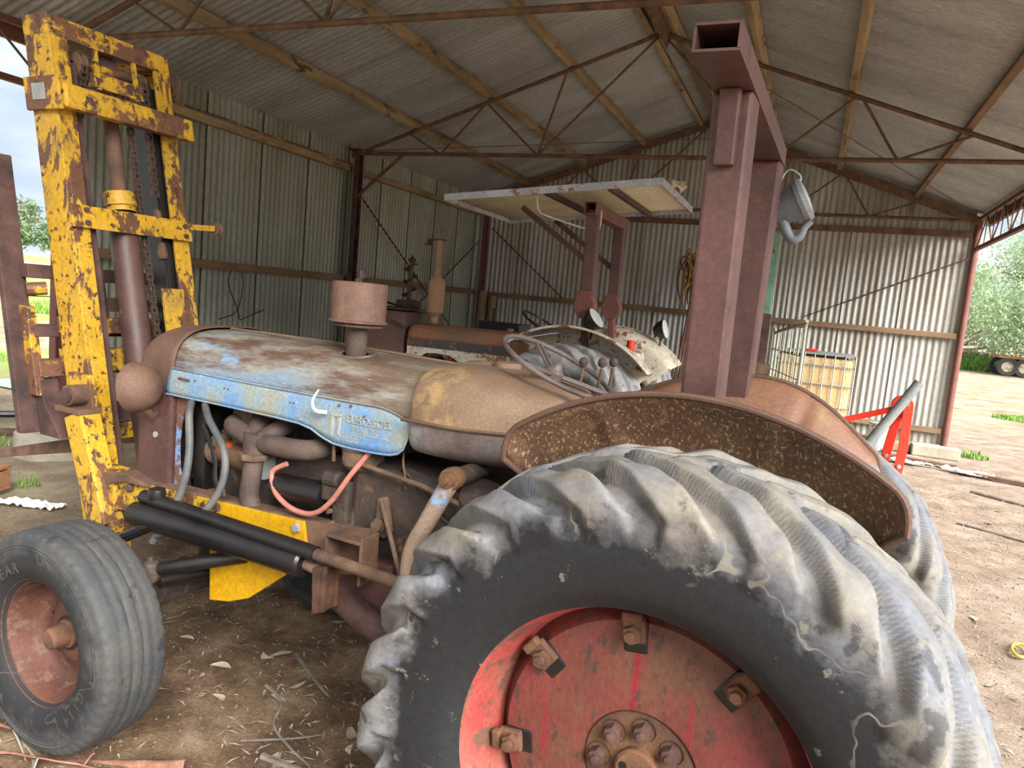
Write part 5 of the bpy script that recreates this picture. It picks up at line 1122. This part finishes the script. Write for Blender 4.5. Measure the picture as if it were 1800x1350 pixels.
# fence
FE = empty('rail_fence', (0, 0, 0)); tag(FE, 'white post and rail fence along the green field', 'fence')
fa, fb_ = Vector((-62, 36.5, 0)), Vector((-46, 36.5, 0))
for k in range(9):
    p = fa+(fb_-fa)*(k/8); MB().beam(p-Vector((0, 0, .1)), p+Vector((0, 0, 1.25)), .10, .10, (1, 0, 0)).build('fence_post', M_white, FE)
for z in (.55, 1.1): MB().beam(fa+Vector((0, 0, z)), fb_+Vector((0, 0, z)), .05, .09).build('fence_rail', M_white, FE)
# trees
def leafmat(name, a, b, tr=.35):
    M = mat(name, [a, b], .6, .7, bump=0, rand=.1); t = M.node_tree; bs = [n for n in t.nodes if n.type == 'BSDF_PRINCIPLED'][0]; out = [n for n in t.nodes if n.type == 'OUTPUT_MATERIAL'][0]
    tl = nn(t, 'ShaderNodeBsdfTranslucent'); mx = nn(t, 'ShaderNodeMixShader'); mx.inputs[0].default_value = tr
    t.links.new(bs.inputs['Base Color'].links[0].from_socket, tl.inputs[0]); t.links.new(bs.outputs[0], mx.inputs[1]); t.links.new(tl.outputs[0], mx.inputs[2]); t.links.new(mx.outputs[0], out.inputs[0]); return M
M_leaf1 = leafmat('pepper_leaf', G(140,164,120), G(184,204,164)); M_leaf2 = leafmat('gum_leaf', G(96,112,84), G(130,144,110))
def tree(loc, h, rad, nb, nl, ls, label, m_, seed, hang=0, low=.25):
    rnd = random.Random(seed); T = empty('tree', loc); tag(T, label, 'tree'); tm = MB(); lm = MB()
    tm.tube([(0, 0, -.2), (.1*rad, 0, h*.18), (-.05*rad, .05*rad, h*.36)], [h*.045, h*.036, h*.028], 10)
    for b in range(nb):
        a = rnd.uniform(0, 6.283); r_ = rad*rnd.uniform(.45, 1.0); z1 = h*rnd.uniform(low+.1, .98); r_ *= math.sqrt(max(.15, 1-((z1/h-.5)/.6)**2))
        e = Vector((r_*math.cos(a), r_*math.sin(a), z1)); s0 = Vector((0, 0, h*rnd.uniform(.18, .36)))
        mid = s0.lerp(e, .55)+Vector((0, 0, h*.06))
        tm.tube(smoothpts([s0, mid, e], 4), [h*.016*(1-i/10) for i in range(9)], 5)
        cr_ = rad*rnd.uniform(.22, .36)
        for i in range(nl):
            d = Vector((rnd.gauss(0, 1), rnd.gauss(0, 1), rnd.gauss(0, .8)))*cr_*.55; p = e+d-Vector((0, 0, hang*rnd.random()*cr_*2))
            if p.z < h*low*.6: continue
            u = Vector((rnd.uniform(-1, 1), rnd.uniform(-1, 1), rnd.uniform(-1, 1)-hang)).normalized(); v = u.cross(Vector((rnd.uniform(-1, 1), rnd.uniform(-1, 1), rnd.uniform(-1, 1)))).normalized()
            L_ = ls*rnd.uniform(.6, 1.3); lm.add([p, p+u*L_*.5+v*L_*.16, p+u*L_, p+u*L_*.5-v*L_*.16], [(0, 1, 2, 3)])
    tm.build('trunk', M_bark, T, smooth=True); c = lm.build('crown', m_, T); c['kind'] = 'stuff'
tree((15.5, 50, 0), 9.5, 6.5, 50, 900, .27, 'feathery pale green tree overhanging the trailer at right', M_leaf1, 4, .6, .2)
tree((9.5, 62, 0), 7.5, 3.2, 26, 600, .28, 'smaller pale tree behind the heap of timber', M_leaf1, 9, .3, .3)
for k, (x, y, h, r_, l) in enumerate(((-118, 78, 9.5, 4.6, 'grey green gum tree on the far left skyline'), (-112, 83, 7, 4.2, 'low gum tree on the skyline beside the fence'), (-128, 100, 7.5, 6, 'rounded gum tree on the skyline near the mast'), (-140, 110, 7, 6, 'hazy gum tree farthest back on the left skyline'))):
    tree((x, y, 0), h, r_, 20, 170, 1.0, l, M_leaf2, 20+k, 0, .3)
# timber heap and trailer
rnd = random.Random(11)
for k in range(34):
    a = rnd.uniform(-.35, .35)+(math.pi/2 if rnd.random() < .12 else 0); L_ = rnd.uniform(2.0, 4.2); lay = k//9; x = 8.7+rnd.uniform(-1.3, 1.3); y = 56+rnd.uniform(-.8, .8); z = .15+.36*lay+rnd.uniform(0, .15); t = rnd.uniform(-.25, .25) if k < 30 else rnd.uniform(.5, .9)*(-1)**k
    d = Vector((math.cos(a)*math.cos(t), math.sin(a)*math.cos(t), math.sin(t)))*L_/2; c = Vector((x, y, z+abs(d.z)*.6))
    tag(MB().tube([c-d, c+d], [.11, .09], 6).build('old_log', M_log, smooth=True), 'weathered log in the heap of old timber beyond the shed', 'log', 'logs in the timber heap')
TL = empty('flatbed_trailer', (11.9, 48.2, 0)); tag(TL, 'rusty flatbed trailer with twin wheels parked under the tree', 'trailer')
M_tdeck = mat('trailer_rust', [G(150,110,78), G(180,140,104)], 2, .8, bump=.1)
MB().box((0, 0, 1.02), (4.6, 2.2, .12)).build('deck', M_tdeck, TL, bevel=.02)
MB().box((.4, 0, .82), (3.6, .9, .26)).build('chassis', M_tdeck, TL, bevel=.02)
for x in (-2.25, -1.1, 0, 1.1, 2.2):
    MB().tube([(x, 1.05, 1.05), (x, 1.05, 2.75)], .035, 6).build('rack_post', M_tdeck, TL, smooth=True)
for z in (1.45, 1.8, 2.1, 2.4, 2.72): MB().tube([(-2.25, 1.05, z), (2.2, 1.05, z)], .03, 6).build('rack_rail', M_tdeck, TL, smooth=True)
MB().tube([(-2.2, -.9, 1.3), (2.2, -.4, 1.55)], .04, 6).build('load_pipe', M_galv, TL, smooth=True)
for x in (-1.85, -1.05): 
    w_ = MB().lathe([(.28, -.13), (.48, -.14), (.52, -.10), (.52, .10), (.48, .14), (.28, .13)], o=(x, -.95, .50), n=28).build('trailer_tyre', M_ftyre, TL, smooth=True, ang=40)
    MB().lathe([(.29, -.12), (.26, -.03), (.08, -.05), (.0005, -.06)], o=(x, -.95, .50), n=24).build('trailer_rim', M_dbw, w_, smooth=True)
    MB().lathe([(.28, -.13), (.48, -.14), (.52, -.10), (.52, .10), (.48, .14), (.28, .13)], o=(x, .85, .50), n=28).build('trailer_tyre', M_ftyre, TL, smooth=True, ang=40)
MB().prism([(-.6, .9), (-.2, .9), (-.3, .35), (-.5, .35)], lambda u, v, d: (u, d, v), -.9, -.8).build('axle_hanger', M_tdeck, TL)
# ================================================================== ground litter
def gz(x, y): return noise.noise((x*.8, y*.8, 0))*.020+noise.noise((x*4, y*4, 3))*.009+noise.noise((x*12, y*12, 5))*.008-.012
def leaf_mesh(i):
    mb = MB(); L_ = .075; w = .016
    bend = (.9, .3, -.6)[i % 3]; curl = (.3, .8, 0)[i % 3]
    def fn(a, b):
        t = a/6; q = (b-1); ww = w*math.sin(math.pi*min(1, t*.94+.06))**.8
        return (L_*(t-.5), q*ww+bend*.02*math.sin(math.pi*t), .004+.012*curl*(2*t-1)**2+abs(q)*.004)
    mb.grid(fn, 7, 3); return mb.mesh('gum_leaf', True, 180)
lms = [leaf_mesh(i) for i in range(3)]
rnd = random.Random(21); cnt = 0
while cnt < 130:
    if cnt < 85: x, y = rnd.uniform(-3.2, -.6), rnd.uniform(1.55, 4.2); lab = 'dry gum leaf on the dark dirt beneath the near tractor'; grp = 'leaf litter beneath the near tractor'
    else: x, y = rnd.uniform(.5, 2.4), rnd.uniform(3.4, 9.5); lab = 'dry gum leaf on the bare dirt right of the rear tyre'; grp = 'leaf litter on the bare dirt at right'
    if (-2.75 < x < -1.85 and 1.3 < y < 1.9): continue
    o = ob('gum_leaf', lms[cnt % 3], M_leafd, loc=(x, y, gz(x, y)+.002)); s = rnd.uniform(.7, 1.35); o.scale = (s, s, s); o.rotation_euler = (rnd.uniform(-.25, .25), rnd.uniform(-.2, .2), rnd.uniform(0, 6.28)); tag(o, lab, 'leaf', grp); cnt += 1
# pebbles and crumbs: nobody could count them
mb = MB(); rnd = random.Random(33)
for i in range(20000):
    if i % 3: x, y = rnd.uniform(-4.6, 0.2), rnd.uniform(1.0, 5.5)
    else: x, y = rnd.uniform(.1, 3.0), rnd.uniform(2.8, 11)
    s = .002+.008*rnd.random()**3; z = gz(x, y)
    P = [(x+s*rnd.uniform(.6, 1.4), y, z), (x, y+s*rnd.uniform(.6, 1.4), z), (x-s*rnd.uniform(.6, 1.4), y, z), (x, y-s*rnd.uniform(.6, 1.4), z), (x+s*rnd.uniform(-.3, .3), y, z+s*rnd.uniform(.6, 1.3))]
    mb.add(P, [(0, 1, 4), (1, 2, 4), (2, 3, 4), (3, 0, 4)])
o = mb.build('gravel', M_stone); o['kind'] = 'stuff'; tag(o, 'scattered pebbles and soil crumbs on the dirt', 'gravel')
mb = MB(); rnd = random.Random(34)
for i in range(7500):
    if i % 5 < 2: x, y = rnd.uniform(-9, -3.0), rnd.uniform(1.6, 8.5)
    elif i % 5 == 2: x, y = rnd.uniform(-3.4, -.3), rnd.uniform(1.3, 4.5)
    else: x, y = rnd.uniform(.1, 3.4), rnd.uniform(3, 12)
    if -6.6 < x < -5.8 and y > 4: continue
    a = rnd.uniform(0, 6.28); L_ = rnd.uniform(.01, .045); w = rnd.uniform(.002, .006); z = gz(x, y)+.003; dx, dy = math.cos(a), math.sin(a); k = rnd.uniform(0, .015)
    mb.add([(x-dx*L_, y-dy*L_, z), (x-dy*w, y+dx*w, z+k), (x+dx*L_, y+dy*L_, z+k*.4), (x+dy*w, y-dx*w, z+k)], [(0, 1, 2, 3)])
o = mb.build('leaf_litter', M_leafd); o['kind'] = 'stuff'; tag(o, 'fine dry leaf litter strewn over the ground', 'leaf litter')
rnd = random.Random(40)
for pts, r_, l in (([(-1.98, 2.62), (-1.80, 2.50), (-1.66, 2.42)], .010, 'dark stick on the dirt between the wheels'), ([(-1.92, 2.35), (-1.78, 2.28), (-1.72, 2.16), (-1.58, 2.08), (-1.45, 2.03)], .008, 'thin forked twig on the dirt left of the rear tyre'), ([(-1.62, 1.98), (-1.40, 2.0), (-1.2, 2.04)], .014, 'pale stick touching the bottom of the rear tyre'), ([(-1.75, 2.02), (-1.60, 2.12), (-1.52, 2.2)], .006, 'short dark twig near the pale stick'), ([(1.9, 9.6), (2.5, 9.2), (3.2, 9.0)], .02, 'long dark stick on the open dirt at right'), ([(1.5, 7.9), (2.1, 7.5), (2.6, 7.6)], .012, 'thin stick on the open dirt at right')):
    P = smoothpts([(x, y, gz(x, y)+.010) for x, y in pts], 4); tag(MB().tube(P, [r_*(1-.5*i/len(P)) for i in range(len(P))], 6).build('twig', M_twig, smooth=True), l, 'twig')
for pts, w, m_, l in (([(-2.62, 1.60), (-2.42, 1.66), (-2.22, 1.72), (-2.08, 1.66)], .05, M_pink, 'long pinkish bark strip before the front tyre'), ([(-2.40, 1.52), (-2.25, 1.58), (-2.02, 1.70), (-1.80, 1.80)], .04, M_pink, 'curled bark strip reaching right past the front tyre'), ([(-2.34, 1.50), (-2.22, 1.49), (-2.08, 1.53)], .03, M_pink, 'short reddish bark strip at the bottom left'), ([(-2.55, 1.68), (-2.35, 1.62), (-2.2, 1.56)], .022, M_greyw, 'pale grey bark branch at the bottom left')):
    C_ = smoothpts([(x, y, 0) for x, y in pts], 8); mb = MB()
    def fn(i, j):
        t = i/(len(C_)-1); p = C_[i]; d = (C_[min(i+1, len(C_)-1)]-C_[max(i-1, 0)]).normalized(); n_ = Vector((-d.y, d.x, 0)); q = (j-2)/2
        return (p.x+n_.x*q*w*(.4+.6*math.sin(math.pi*(.1+.8*t)))*.6, p.y+n_.y*q*w*(.4+.6*math.sin(math.pi*(.1+.8*t)))*.6, gz(p.x, p.y)+.018+.018*math.cos(q*1.6+t*5)+.012*math.sin(t*7))
    mb.grid(fn, len(C_), 5); tag(mb.build('bark_strip', m_, smooth=True, ang=80, solid=.004), l, 'bark')
